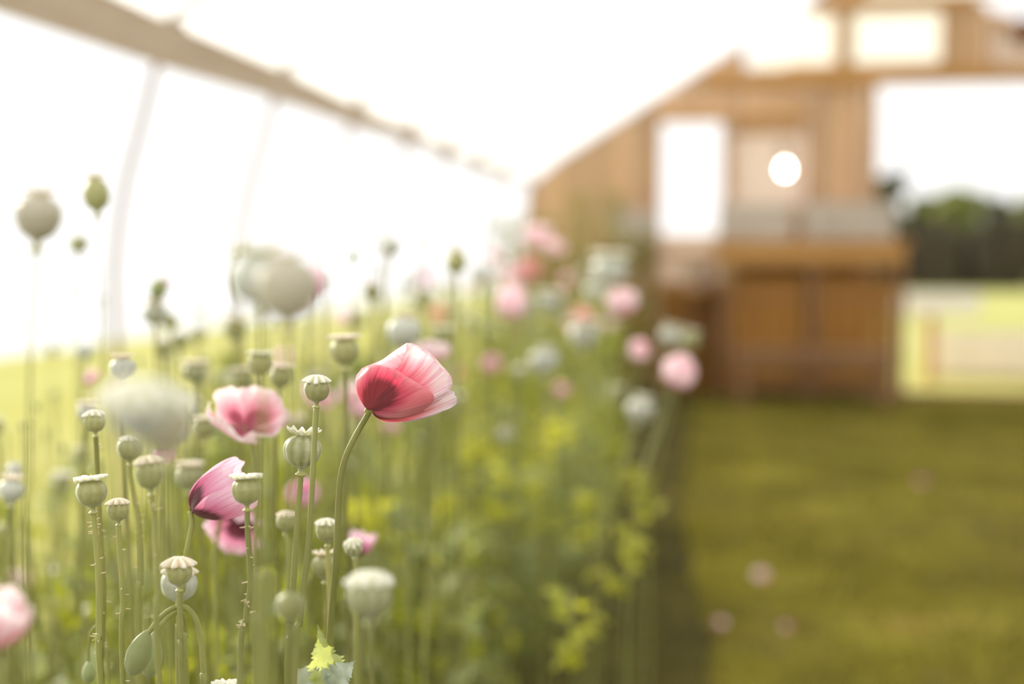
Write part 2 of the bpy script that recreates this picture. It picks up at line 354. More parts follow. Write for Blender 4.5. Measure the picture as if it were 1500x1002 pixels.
def frame(loc, d, spin, sc):
    q = Vector(d).normalized().to_track_quat('Z', 'Y'); s3 = sc if hasattr(sc, '__len__') else (sc, sc, sc)
    return Matrix.Translation(loc) @ q.to_matrix().to_4x4() @ Matrix.Rotation(spin, 4, 'Z') @ Matrix.Diagonal((*s3, 1))
def jag_leaf(mb, base, d, up, L, W, seed, droop=.3, lobes=7, k=18, fold=.25, tooth=.06):
    """one toothed, lobed leaf appended to mb"""
    r_ = random.Random(seed); d = Vector(d).normalized(); up = Vector(up); side = d.cross(up).normalized(); up = side.cross(d).normalized()
    rows = []
    for i in range(k+1):
        t = i/k; c = base+d*(L*t)+up*(L*(.22*sin(t*pi*.6)-droop*t*t))
        w = W*(sin(pi*min(1, .12+.88*t)**.8))**.9*(1-.0*t)*(1-t**6)
        lob = .72+.28*abs(sin(t*lobes*pi))+.06*sin(t*lobes*4*pi)+(tooth-.06)*((t*lobes*3) % 1)
        row = []
        for j, q in enumerate((-1, -.55, 0, .55, 1)):
            ww = w*lob*q if abs(q) == 1 else w*q
            wav = W*.14*sin(t*lobes*pi*1.3+q*2+seed)*abs(q)
            row.append(c+side*ww+up*(fold*abs(ww)+wav))
        rows.append(row)
    mb.grid(rows)

def tagged(root_name, base, label, cat, group): return empty(root_name, base, label, cat, group)
def stem_pts(top, d, sc, way, Z):
    pts = [top]
    for w in way:
        z = Z+(w[2] if len(w) > 2 else 0); pts.append(at(w[0], w[1], z))
    return pts
def ground_end(pts, d):
    """carries a stem down to the soil below its last point"""
    a = pts[-1]; b = pts[-2] if len(pts) > 1 else a+Vector(d)
    s = a-b; k = min(.35, abs(s.x/s.z) if abs(s.z) > 1e-4 else 0); sx = math.copysign(min(.12, abs(s.x/(abs(s.z)+1e-4))), s.x) if s.z < 0 else 0
    g = Vector((a.x+sx*a.z*.5, a.y+.03*a.z, 0))
    return pts+[a.lerp(g, .45)+Vector((sx*.04, .01, 0)), g]
def make_stem(root, pts, r, m=None, k=7, n=8, hairs=0, seed=1):
    cp = catmull(pts, k); o = root.location
    cp = [p-o for p in cp]
    mb = MB(); mb.tube(cp, lambda t: r*(1-.12*t if 0 else .92+.2*t), n); st = mb.build('stem', m or M['stem'], root, True)
    if hairs:
        r_ = random.Random(seed); hb = MB()
        tot = len(cp)
        for _ in range(hairs):
            i = r_.randrange(2, max(3, int(tot*.62))); f = r_.random(); p = cp[i].lerp(cp[min(i+1, tot-1)], f)
            a = r_.uniform(0, 2*pi); dd = Vector((cos(a), sin(a), r_.uniform(-.2, .2))); L = r_.uniform(.0025, .0045)
            hb.tube([p+dd*r*.7, p+dd*(r+L)], lambda t: .00055*(1-.4*t), 5)
        hb.build('bristles', M['hair'], root)
    return st
def seed_head(label, px, py, w, Z, way=(), crown='flat', v=0, cap=0, group=None, hairs=0, r=.0023, d=None, dark=False, spin=None, world=None, far=False, csc=1.0):
    """a poppy seed capsule on its stem. px,py,w: where its body sits and how wide; Z: distance in metres"""
    if world is None: c = at(px, py, Z); Rr = w/2*Z/FPX
    else: c = Vector(world); Rr = w
    me, zs = CAPS[cap]
    if d is None:
        if way: d = (c-at(way[0][0], way[0][1], Z+(way[0][2] if len(way[0]) > 2 else 0))); d = Vector((d.x, d.y, d.z)).normalized()
        else: d = Vector((rnd.uniform(-.12, .12), rnd.uniform(-.12, .12), 1)).normalized()
    d = Vector(d).normalized()
    top = c-d*(Rr*1.5*zs)
    pts = ground_end(stem_pts(top, d, Rr, way, Z), -d) if way else None
    if pts is None:
        g = Vector((c.x+rnd.uniform(-.06, .06)-.0*d.x, c.y+rnd.uniform(-.05, .05), 0)); mid = top.lerp(g, .45)+Vector((rnd.uniform(-.025, .025), rnd.uniform(-.02, .02), 0))
        pts = [top, top-d*.05, mid, g]
    root = empty('poppy_seed_head', pts[-1], label, 'seed head', group)
    make_stem(root, pts, r, M['stem_dark'] if dark else M['stem'], 3 if far else 7, 6 if far else 9, hairs, int(px+py) if world is None else 1)
    sp = rnd.uniform(0, 6) if spin is None else spin
    fr = frame(c, d, sp, Rr); link('seed_capsule', me, root, fr)
    if crown: link('stigma_crown', CROWN[crown][v], root, frame(c+d*(Rr*.98*zs), d, sp, Rr*csc))
    if not far: link('collar', COLLAR, root, frame(c+d*(Rr*1.35*(1-zs)), d, sp, Rr))
    return root
def flower(label, px, py, w, Z, d, kind='cup', m='pale', way=(), group=None, base_off=.55, world=None, r=.0024, far=False, centre=False, spin=None, name='poppy_flower', sc3=None):
    if world is None: c = at(px, py, Z); S = w/2*Z/FPX/.95
    else: c = Vector(world); S = w
    d = Vector(d).normalized(); b = c-d*S*base_off
    if way: pts = ground_end([b]+[at(q[0], q[1], Z+(q[2] if len(q) > 2 else 0)) for q in way], Vector((0, 0, -1)))
    else:
        g = Vector((b.x+rnd.uniform(-.06, .06), b.y+rnd.uniform(-.04, .04), 0)); n1 = b-d*.03+Vector((0, 0, -.03)); pts = [b, n1, n1.lerp(g, .4), g]
    root = empty(name, pts[-1], label, 'flower', group)
    make_stem(root, pts, r, None, 3 if far else 7, 6 if far else 9)
    sp = rnd.uniform(0, 6) if spin is None else spin
    for i, me in enumerate(petals(kind, m)):
        s = S*(1+rnd.uniform(-.06, .06)); s3 = (s, s, s*rnd.uniform(.85, 1.1)) if sc3 is None else tuple(s*q for q in sc3)
        link('petal', me, root, frame(b, d, sp+i*pi/2, s3))
    if centre:
        link('ovary', CAPS[0][0], root, frame(b+d*S*.3, d, 0, S*.16)); link('stamens', STAMENS, root, frame(b+d*S*.05, d, 0, S*1.2))
    return root
def bud(label, px, py, w, Z, h=1.45, way=(), group=None, d=(0, 0, 1), r=.0016, far=True, world=None, name='poppy_bud'):
    if world is None: c = at(px, py, Z); Rr = w/2*Z/FPX
    else: c = Vector(world); Rr = w
    d = Vector(d).normalized(); b = c-d*Rr*1.3*h/1.3
    if way: pts = ground_end([b]+[at(q[0], q[1], Z+(q[2] if len(q) > 2 else 0)) for q in way], Vector((0, 0, -1)))
    else:
        g = Vector((b.x+rnd.uniform(-.08, .08), b.y+rnd.uniform(-.05, .05), 0)); pts = [b, b-d*.03, b.lerp(g, .45), g]
    root = empty(name, pts[-1], label, 'bud', group)
    make_stem(root, pts, r, None, 4 if far else 8, 6 if far else 9)
    link('bud', BUD, root, frame(c, d, rnd.uniform(0, 6), (Rr, Rr, Rr*h/1.3))); return root

# ================================================================== SETTING
WY = 13.5                                   # the end wall stands here
HX, HZ = -1.715, 1.98                       # hip of the house
RX = 1.6; RZ = 4.12                         # ridge
WOOD = wood('end_wall_boards', (.44, .24, .12), (.62, .38, .20), (.76, .50, .31), .6, 'Z', .16)
WOODB = wood('counter_timber', (.36, .17, .04), (.52, .26, .07), (.62, .34, .11), .6, 'X')
WOODD = wood('bench_timber', (.17, .075, .03), (.28, .14, .06), (.38, .21, .11), .65, 'X')
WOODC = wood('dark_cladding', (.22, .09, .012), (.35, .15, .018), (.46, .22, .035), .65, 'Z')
WOODH = wood('hip_board_timber', (.58, .43, .36), (.72, .56, .49), (.82, .68, .62), .7, 'Y')
GREYW = wood('weathered_grey_timber', (.40, .34, .29), (.54, .47, .41), (.66, .59, .52), .8, 'X')
WHITEW = plain('white_painted_timber', (.86, .91, .97), .5, 0, 6, .03)
WHITEW2 = plain('cream_painted_timber', (.90, .84, .76), .55, 0, 6, .05)
STEEL = plain('galvanised_steel', (.34, .25, .18), .8, 0, 30, .1)
FILM = film_mat('greenhouse_film', (.93, .93, .92), .80)
PANE = film_mat('glazing_film', (.93, .92, .90), .85)
MILK = film_mat('milky_glazing', (.80, .70, .63), .5)
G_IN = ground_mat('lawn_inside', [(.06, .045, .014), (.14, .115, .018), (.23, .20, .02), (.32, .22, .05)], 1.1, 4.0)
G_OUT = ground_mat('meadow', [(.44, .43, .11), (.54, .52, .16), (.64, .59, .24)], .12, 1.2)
SOIL = ground_mat('bed_soil', [(.035, .027, .006), (.06, .048, .010), (.10, .082, .018)], 3, 20)

# inner lawn, soil of the flower bed, the meadow round the house
def sheet(name, x0, x1, y0, y1, nx, ny, fz, m, kind='structure'):
    sk = (lambda y: .06*max(0, min(6, 7.2-y))+.05*noise.noise(Vector((y*2.2, 3, 1)))) if name == 'soil_ground' else (lambda y: 0)  # dark strip widens over the path edge towards the near end
    P = [[Vector((x0+(x1-x0)*i/nx+sk(y0+(y1-y0)*j/ny)*max(0, i/nx-.6)/.4, y0+(y1-y0)*j/ny, 0)) for i in range(nx+1)] for j in range(ny+1)]
    for r_ in P:
        for p in r_: p.z = fz(p.x, p.y)
    mb = MB(); mb.grid(P); mb.uv = []; return tag(mb.build(name, m, None, True), kind=kind)
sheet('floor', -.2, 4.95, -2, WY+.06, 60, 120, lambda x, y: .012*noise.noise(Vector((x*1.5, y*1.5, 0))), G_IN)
sheet('soil_ground', -1.75, -.16, -2, WY, 40, 300, lambda x, y: .018+.03*max(0, 1-((x+1.05)/.75)**2)+.015*noise.noise(Vector((x*7, y*7, 3))), SOIL)
def meadow(x, y):
    # level beside the house, dropping away beyond a crest to the left
    n = .02*noise.noise(Vector((x*.4, y*.4, 5)))
    dist = (-x-9.3)*.93+(y-18)*.06 if x < 0 else 0
    s = max(0, -x-9.3-.0*y)
    return n-.02-.13*max(0, s)**1.15*(1 if x < -9.3 else 0)-.02
sheet('meadow_ground', -40, -1.75, -2, 70, 120, 120, meadow, G_OUT)
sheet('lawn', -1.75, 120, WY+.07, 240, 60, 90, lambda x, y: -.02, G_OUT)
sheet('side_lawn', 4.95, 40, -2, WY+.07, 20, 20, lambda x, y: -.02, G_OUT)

# end wall of vertical boards with its openings
prof = [(-1.9, 0), (-1.86, .9), (-1.80, 1.5), (HX, HZ), (-1.51, 2.175), (.88, 3.655), (1.25, 3.88), (RX, 3.98)]
def ztop(x):
    if x > RX: x = 2*RX-x
    for (a, za), (b, zb) in zip(prof[3:], prof[4:]):
        if a <= x <= b: return za+(zb-za)*(x-a)/(b-a)
    for (a, za), (b, zb) in zip(prof, prof[1:]):
        if a <= x <= b and x < HX: return zb
    return 0
openings = [(-.50, .08, 1.02, 2.55), (.12, .80, 1.72, 2.47), (1.40, 3.3, -.1, 2.87), (.34, 1.13, 3.03, 3.56), (1.20, 2.07, 3.03, 3.56), (2.45, 3.2, 2.98, 3.4), (1.3, 2.6, 3.64, 3.9)]
mb = MB(); x = -1.88; wb = []
while x < 5.08:
    w = .135; xm = x+w/2; off = rnd.uniform(-.004, .004); tone = rnd.random()
    zt0, zt1 = ztop(x+.002), ztop(x+w-.004); zt = min(zt0, zt1)
    cuts = sorted([(a[2], a[3]) for a in openings if a[0]-.001 < xm < a[1]+.001]); z = 0.0; segs = []
    for c0, c1 in cuts:
        if c0 > z: segs.append((z, min(c0, zt)))
        z = max(z, c1)
    if z < zt: segs.append((z, None))
    for s0, s1 in segs:
        n0 = len(mb.v)
        if s1 is None: mb.poly_y([(x, s0), (x+w-.004, s0), (x+w-.004, max(s0+.01, zt1)), (x, max(s0+.01, zt0))], WY+off, WY+.028+off)
        else: mb.box(x, x+w-.004, WY+off, WY+.028+off, s0, s1)
        wb += [tone]*(len(mb.v)-n0)
    x += w
wall = mb.build('wall_back', WOOD); a_ = wall.data.attributes.new('board', 'FLOAT', 'POINT')
for i, t in enumerate(wb): a_.data[i].value = t
tag(wall, kind='structure')
# framing timbers of the wall (its studs, rails and opening frames)
for i, (x0, x1, z0, z1) in enumerate([(-.12, 3.32, 2.87, 3.02), (.86, 2.34, 3.56, 3.64), (1.13, 1.20, 3.02, 3.56), (2.07, 2.16, 3.02, 3.56), (1.36, 1.47, .01, 2.87), (.84, .93, 0.01, 2.87), (-1.72, -.5, 1.25, 1.34), (-.56, -.50, .02, 2.62), (.07, .13, .02, 2.62), (-.56, .86, 2.55, 2.63)]):
    b = MB(); d0 = WY-.075-.004*(i % 3)
    b.box(x0, x1, d0, WY-.006, z0, z1); o = b.build('trim_%d' % (i+1), WOODB if z1-z0 < x1-x0 and i not in (6, ) else WOOD); tag(o, kind='structure')
    bv = o.modifiers.new('bevel', 'BEVEL'); bv.width = .006; bv.segments = 2
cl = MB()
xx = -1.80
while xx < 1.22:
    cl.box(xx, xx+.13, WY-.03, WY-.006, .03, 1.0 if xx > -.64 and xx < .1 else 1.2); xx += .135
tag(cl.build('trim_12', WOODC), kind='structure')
# glazing: gable lights, the open window with a dusty lower pane, the milky square one
def pane_window(n, x0, x1, z0, z1, m, clip=False, bars=0, y=WY+.01):
    root = MB(); fw = .03
    for a in ((x0, x0+fw, z0, z1), (x1-fw, x1, z0, z1)): root.box(a[0], a[1], y-.03, y+.03, a[2], a[3]) if not (clip and a[1] < .6) else None
    root.box(x0+(.3 if clip else 0), x1, y-.03, y+.03, z0, z0+fw); root.box(x0+(.55 if clip else 0), x1, y-.03, y+.03, z1-fw, z1)
    fr = root.build('window_%d' % n, WOODB); tag(fr, kind='structure')
    g = MB()
    if clip: g.poly_y([(x0+.03, z0+.0), (x1-fw, z0+fw), (x1-fw, z1-fw), (.72, z1-fw), (x0+.03, z0+.24)], y-.003, y+.003)
    else: g.box(x0+fw, x1-fw, y-.003, y+.003, z0+fw, z1-fw)
    g.build('window_pane', m, fr); return fr
pane_window(1, .34, 1.13, 3.03, 3.56, PANE, True)
pane_window(2, 1.20, 2.07, 3.03, 3.56, PANE)
pane_window(3, 1.3, 2.6, 3.64, 3.9, PANE)
pane_window(4, 2.45, 3.2, 2.98, 3.4, MILK)
pane_window(5, .13, .80, 1.72, 2.47, MILK)
w6 = MB(); w6.box(-.5, .07, WY-.02, WY+.03, 1.02, 1.06); w6.box(-.5, .07, WY-.02, WY+.03, 1.28, 1.33); w6 = tag(w6.build('window_6', WOODB), kind='structure')
g = MB(); g.box(-.5, .07, WY, WY+.006, 1.06, 1.28); g.build('window_pane', MILK, w6)
g = MB(); g.box(-.5, .07, WY, WY+.006, 1.33, 1.5); g.build('window_pane', MILK, w6)
sill = MB(); sill.box(1.42, 3.3, WY-.05, WY+.08, -.03, .05); tag(sill.build('trim_11', WOODD), kind='structure')

# roof film over both slopes, thin plastic
full = [(-1.735, HZ-.0)]+[(x_, z_+.02) for x_, z_ in prof[4:]]; full += [(2*RX-x_, z_) for x_, z_ in reversed(full[:-1])]
cs = catmull([Vector((a, b, 0)) for a, b in full], 4)
P = [[Vector((p.x, y_, p.y+.008)) for p in cs] for y_ in [-1.2+.6*i for i in range(25)]]
for r_ in P:
    for p in r_: p.y = min(p.y, WY+.04)
mb = MB(); mb.grid(P); mb.uv = []; tag(mb.build('ceiling', FILM, None, True), kind='structure')

# hoops every 1.2 m
p_low = [on_y(245, 95, 4.36), on_y(205, 190, 4.36), on_y(180, 290, 4.36), on_y(168, 400, 4.36), on_y(171, 490, 4.36)]
hoop = [Vector((p.x, 0, p.z)) for p in p_low]
foot = Vector((-1.9, 0, -.03)); side = [Vector((-1.712, 0, HZ+.03))]+[Vector((min(h_.x, -1.715)-.0, 0, h_.z)) for h_ in hoop[1:]]+[foot]
roofp = [Vector((a, 0, b+.0)) for a, b in prof[4:]]
right = [Vector((2*RX-q.x, 0, q.z)) for q in (side[::-1]+roofp)][::-1]
path = side[::-1]+roofp+right[1:]
hm = MB(); hm.tube(catmull(path, 5), .012, 10); HOOP = hm.mesh('hoop_tube', STEEL, True)
bk = MB(); bk.tube([Vector((-1.76, -.03, HZ+.05)), Vector((-1.70, -.035, HZ-.0)), Vector((-1.70, -.03, HZ-.08))], .008, 6); bk.box(-1.735, -1.675, -.045, .045, HZ-.05, HZ+.06); BRK = bk.mesh('clamp', STEEL)
near_far = ['just behind the photographer\'s shoulder', 'beside the nearest poppies']
hl = {3: 'thin steel greenhouse hoop curving down beyond the tall seed heads, largest in view', 4: 'second steel greenhouse hoop along the hip board, pale against the sky',
      5: 'third steel greenhouse hoop along the hip board', 6: 'fourth steel greenhouse hoop along the hip board', 7: 'fifth steel greenhouse hoop along the hip board',
      8: 'sixth steel greenhouse hoop along the hip board'}
for i in range(2, 10):
    y_ = 4.36+1.2*(i-3)
    r_ = empty('greenhouse_hoop', (0, y_, 0), hl.get(i, 'steel greenhouse hoop near the wooden end wall' if i > 8 else 'steel greenhouse hoop standing closest to the camera, its clamp on the hip board'), 'hoop', 'steel hoops carrying the roof film' if i < 9 else 'steel hoops close to the end wall')
    o = link('hoop_tube', HOOP, r_); o = link('clamp', BRK, r_)
# hip board along the hoops
hb = MB()
N = 60
P = []
for i in range(N+1):
    y_ = .6+(WY-.65)*i/N; tw = .55*max(0, 1-i/N*1.1)      # the board twists outwards towards the near end
    h_, t_ = .05+.145*max(0, 1-i/N*1.5), .016; c = Vector((HX+.04, y_, HZ-.012-.16*(h_-.05)+.004*sin(y_*2.6)))
    ax = Vector((sin(tw), 0, cos(tw))); bx = Vector((cos(tw), 0, -sin(tw)))
    ring = [c+ax*h_*a+bx*t_*b for a, b in ((-.5, -1), (-.5, 1), (.5, 1), (.5, -1))]; P.append(ring+[ring[0]])
hb.grid(P); hb.f.append((0, 1, 2, 3)); hb.uv = []
root = empty('hip_board', (HX, .6, HZ), 'long tan wooden hip board running along the hoops under the roof edge', 'board')
me = hb.mesh('board', WOODH); link('board', me, root, Matrix.Identity(4))
rl = MB(); rl.tube([Vector((HX-.03, .7, HZ+.03)), Vector((HX-.03, 7, HZ+.03)), Vector((HX-.03, WY-.02, HZ+.03))], .009, 12)
link('rolled_film_edge', rl.mesh('rolled_film_edge', film_mat('rolled_film', (.72, .66, .58), .3)), root, Matrix.Identity(4))

# ---------------------------------------------------------------- things at the end wall
ct = empty('wooden_counter', (.8, WY-.3, 0), 'orange-brown wooden counter built against the boarded end wall', 'counter')
def part(name, boxes, m, parent, bev=.006):
    mb = MB(); o = Vector((0, 0, 0)); p = parent
    while p: o += p.location; p = p.parent
    for b in boxes: mb.box(b[0]-o.x, b[1]-o.x, b[2]-o.y, b[3]-o.y, b[4]-o.z, b[5]-o.z)
    ob = mb.build(name, m, parent)
    if bev: q = ob.modifiers.new('bevel', 'BEVEL'); q.width = bev; q.segments = 2
    return ob
CY = WY-.08
part('counter_top', [(-.02, 1.72, CY-.62, CY-.42, 1.40, 1.44), (-.02, 1.72, CY-.415, CY-.21, 1.40, 1.44), (-.02, 1.72, CY-.205, CY, 1.40, 1.44)], WOODB, ct)
part('apron', [(.02, 1.66, CY-.60, CY-.57, 1.22, 1.398)], WOODB, ct)
part('shelf', [(.04, 1.5, CY-.5, CY-.03, .92, .95)], WOODD, ct)
for x_ in (.06, .84, 1.60): part('post', [(x_, x_+.07, CY-.56, CY-.49, 0, 1.398)], WOODD, ct)
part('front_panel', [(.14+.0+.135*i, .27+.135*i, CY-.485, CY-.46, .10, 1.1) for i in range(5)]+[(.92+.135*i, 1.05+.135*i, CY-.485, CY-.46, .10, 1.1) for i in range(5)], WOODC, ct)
bn = empty('wooden_bench', (.85, WY-1.1, 0), 'low brown wooden bench on the grass below the counter', 'bench')
part('seat', [(.14, 1.56, WY-1.3, WY-1.16, .47, .51), (.14, 1.56, WY-1.15, WY-1.01, .47, .51)], WOODD, bn)
part('apron', [(.2, 1.5, WY-1.28, WY-1.25, .36, .468)], WOODD, bn)
for x_ in (.22, 1.40):
    for y_ in (WY-1.245, WY-1.08): part('leg', [(x_, x_+.08, y_, y_+.06, 0, .468)], WOODD, bn)
part('stretcher', [(.30, 1.40, WY-1.15, WY-1.115, .16, .22)], WOODD, bn)
def crate(loc, w, d, h, label, ns=3, m=GREYW, grp='slatted crates along the counter'):
    r_ = empty('slatted_crate', loc, label, 'crate', grp); sh = h/ns
    for s in (-1, 1):
        part('side_slats', [(loc[0]-w/2, loc[0]+w/2, loc[1]+s*(d/2)-.008, loc[1]+s*(d/2)+.008, loc[2]+sh*i+.012, loc[2]+sh*(i+1)-.006) for i in range(ns)], m, r_, .002)
        part('end_slats', [(loc[0]+s*(w/2-.009)-.008, loc[0]+s*(w/2-.009)+.008, loc[1]-d/2+.01, loc[1]+d/2-.01, loc[2]+sh*i+.012, loc[2]+sh*(i+1)-.006) for i in range(ns)], m, r_, .002)
    part('bottom', [(loc[0]-w/2+.02, loc[0]+w/2-.02, loc[1]-d/2+.01, loc[1]+d/2-.01, loc[2]+0, loc[2]+.012)], m, r_, .002)
    for s in (-1, 1):
        for t in (-1, 1): part('corner_post', [(loc[0]+s*(w/2-.03)-.012, loc[0]+s*(w/2-.03)+.012, loc[1]+t*(d/2-.02)-.012, loc[1]+t*(d/2-.02)+.012, loc[2]+.012, loc[2]+h)], m, r_, .002)
    return r_
crate((.36, CY-.32, 1.442), .66, .36, .33, 'long grey slatted wooden crate on the counter under the milky window')
crate((1.18, CY-.32, 1.442), .80, .36, .33, 'longest grey slatted wooden crate on the counter, next to the big opening')
# a shelf outside the bed's end with its own grey crate
sf = empty('wall_shelf', (-.75, WY-.2, 1.40), 'short wooden wall shelf beside the tall bright window', 'shelf')
part('board', [(-1.02, -.5, WY-.33, WY-.085, 1.385, 1.415)], WOODB, sf)
for x_ in (-.95, -.6): part('bracket', [(x_, x_+.03, WY-.31, WY-.088, 1.34, 1.384)], WOODD, sf)
crate((-.74, WY-.21, 1.417), .42, .22, .3, 'small grey slatted crate on the wall shelf', grp=None)
# lamp on the wall: added, its glowing bulb stands in for a sun glint
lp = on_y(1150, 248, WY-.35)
wl = empty('wall_glint', (lp.x, WY-.03, lp.z+.2), 'small added bulb on a bracket making a bright glint beside the milky window', 'glint_lamp')
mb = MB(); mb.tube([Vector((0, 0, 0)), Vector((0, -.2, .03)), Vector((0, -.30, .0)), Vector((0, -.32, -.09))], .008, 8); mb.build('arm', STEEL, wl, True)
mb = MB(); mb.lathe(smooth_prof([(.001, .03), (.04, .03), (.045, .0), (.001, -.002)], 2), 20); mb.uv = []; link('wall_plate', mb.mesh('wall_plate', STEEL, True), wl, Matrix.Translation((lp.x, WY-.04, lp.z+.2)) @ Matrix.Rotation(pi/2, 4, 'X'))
mb = MB(); mb.lathe(smooth_prof([(.001, -.045), (.022, -.038), (.033, -.01), (.03, .015), (.016, .04), (.013, .06)], 3), 20); mb.uv = []; link('bulb', mb.mesh('bulb', glow('glint_glow', (1, .93, .86), 26), True), wl, Matrix.Translation((lp.x, WY-.35, lp.z)))
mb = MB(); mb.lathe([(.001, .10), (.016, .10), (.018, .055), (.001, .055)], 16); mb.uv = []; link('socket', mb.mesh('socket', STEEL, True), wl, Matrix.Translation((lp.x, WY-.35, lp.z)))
# pale bucket in the window corner
bx = on_y(1022, 400, WY-.3)
bk_ = empty('bucket', (bx.x, WY-.28, 0), 'pale pink-white bucket on a wooden stool under the bright window', 'bucket')
bk_.location.z = 1.0
mb = MB(); mb.lathe([(.001, 0), (.11, 0), (.145, .22), (.152, .225), (.15, .235), (.135, .225), (.105, .015), (.001, .015)], 28); mb.uv = []; mb.build('pail', plain('pale_enamel', (.85, .70, .62), .4), bk_, True)
mb = MB(); mb.tube(catmull([Vector((-.148, 0, .21)), Vector((-.11, -.11, .13)), Vector((0, -.155, .1)), Vector((.11, -.11, .13)), Vector((.148, 0, .21))], 5), .004, 6); mb.build('handle', STEEL, bk_, True)
st = empty('wooden_stool', (bx.x, WY-.28, 0), 'tall plain wooden stool holding the pale bucket', 'stool')
mb = MB(); mb.lathe([(.001, .96), (.16, .96), (.165, .975), (.16, .998), (.001, .998)], 28); mb.uv = []; mb.build('seat', WOODB, st, True)
for a in range(4):
    c_, s_ = cos(a*pi/2+.78), sin(a*pi/2+.78); mb = MB(); mb.tube([Vector((c_*.1, s_*.1, .962)), Vector((c_*.17, s_*.17, 0))], .016, 8); mb.build('leg', WOODD, st, True)
# brown thing hung high on the gable beside the milky pane
q = on_y(1490, 50, WY-.06); hg = MB()
mb = MB(); mb.lathe(smooth_prof([(.001, -.11), (.09, -.09), (.13, 0), (.1, .09), (.001, .11)], 3), 24)
mb.uv = []; wr = link('hanging_basket', mb.mesh('hanging_basket', plain('brown_wicker', (.22, .09, .035), .8, 0, 60, .4), True), None, Matrix.Translation((q.x+.05, WY-.145, q.z)) @ Matrix.Rotation(pi/2, 4, 'X'))
tag(wr, 'round dark brown basket hung high on the gable', 'basket')

# ---------------------------------------------------------------- outside the opening
q0 = on_y(1293, 420, 15.2); q1 = on_y(1435, 455, 15.2)
wb_ = empty('signboard', ((q0.x+q1.x)/2, 15.2, 0), 'blank white board on a slim wooden post out on the sunny lawn', 'signboard')
part('board', [(q0.x, q1.x, 15.16, 15.2, q1.z-.05, q0.z-.06)], WHITEW, wb_)
qp = on_y(1362, 560, 15.2); part('post', [(qp.x-.05, qp.x+.05, 15.205, 15.29, -.03, q1.z+.12)], WOODB, wb_)
q0 = on_y(1368, 490, 15.9); q1 = on_y(1600, 556, 15.9)
rb = empty('planter_box', ((q0.x+q1.x)/2, 16.2, 0), 'long low cream-painted planter box on the sunny lawn', 'planter')
part('front_board', [(q0.x, q1.x, 15.9, 15.94, .02, q0.z)], WHITEW2, rb); part('back_board', [(q0.x, q1.x, 16.6, 16.64, .02, q0.z)], WHITEW2, rb)
part('end_board', [(q0.x, q0.x+.04, 15.941, 16.599, .02, q0.z-.001)], WHITEW2, rb); part('end_board', [(q1.x-.04, q1.x, 15.941, 16.599, .02, q0.z-.001)], WHITEW2, rb)
part('soil', [(q0.x+.041, q1.x-.041, 15.941, 16.599, -.02, q0.z-.06)], SOIL, rb, 0); part('plinth', [(q0.x+.02, q1.x-.02, 15.92, 16.62, -.03, .019)], wood('plinth_timber', (.5, .32, .2), (.62, .44, .3), (.72, .55, .4)), rb)

# trees along the far side of the lawn
BARK = plain('bark', (.10, .07, .05), .9, 0, 3, .3)
TG = [organic('tree_leaf_%s' % n_, a, b, .5, trans=.15, rough=.8, rand=.15) for n_, a, b in (('dark', (.05, .047, .02), (.095, .095, .035)), ('olive', (.08, .09, .02), (.18, .19, .05)), ('light', (.15, .17, .03), (.28, .30, .07)), ('brown', (.05, .036, .02), (.085, .065, .038)))]
def tree(px, py, wpx, Y, tone, label, seed):
    b = on_y(px, 385, Y); top = on_y(px, py, Y); W = wpx*Y/FPX; H = top.z; r_ = random.Random(seed)
    root = empty('broadleaf_tree', (b.x, Y, 0), label, 'tree', 'trees beyond the lawn')
    mb = MB(); mb.tube(catmull([Vector((0, 0, -.05)), Vector((.1, 0, H*.25)), Vector((0, .1, H*.6))], 4), lambda t: W*.05*(1-.5*t), 9); mb.build('trunk', BARK, root, True)
    for i in range(3):
        a = r_.uniform(0, 6.3); mb = MB(); mb.tube([Vector((.05, 0, H*.3)), Vector((cos(a)*W*.18, sin(a)*W*.18, H*.5)), Vector((cos(a)*W*.3, sin(a)*W*.3, H*.7))], lambda t: W*.022*(1-.6*t), 6); mb.build('branch', BARK, root, True)
    mb = MB(); bm = bmesh.new()
    for i in range(16):
        a = r_.uniform(0, 2*pi); rr = W*.34*sqrt(r_.random()); zz = H*r_.uniform(.25, .84); s = W*r_.uniform(.17, .27)*(1-.35*max(0, zz/H-.55))
        rr *= 1-.7*max(0, zz/H-.5)
        g_ = bmesh.ops.create_icosphere(bm, subdivisions=3, radius=1)
        for v in g_['verts']:
            n_ = v.co.copy(); d_ = 1+.3*noise.noise(n_*1.8+Vector((i*3, seed, 0)))+.18*noise.noise(n_*5+Vector((i, 0, seed)))
            v.co = Vector((n_.x*s*d_+rr*cos(a), n_.y*s*d_+rr*sin(a), min(H, n_.z*s*.8*d_+zz)))
            if v.co.z < .3: v.co.z = .3+r_.random()*.2
    me = bpy.data.meshes.new('crown'); bm.to_mesh(me); bm.free(); me.materials.append(TG[tone]); link('crown', me, root)
for i, (px, py, w_, Y, tn, lb) in enumerate([(1302, 228, 60, 62, 0, 'dark narrow tree at the boarded column, tallest of the row beyond the lawn'), (1262, 262, 110, 70, 0, 'dark tree half hidden behind the boarded column'),
        (1352, 275, 90, 66, 1, 'olive green tree beyond the lawn, above the blank signboard'), (1410, 262, 100, 60, 2, 'light green bushy tree in the middle of the row beyond the lawn'),
        (1462, 272, 80, 68, 0, 'dark green tree between two lighter ones beyond the lawn'), (1515, 262, 100, 61, 2, 'light green tree cut by the edge of the picture beyond the lawn'),
        (1600, 250, 130, 64, 1, 'big olive tree hidden past the opening of the end wall')]):
    if px < 1560: tree(px, py, w_, Y, tn, lb, i+3)
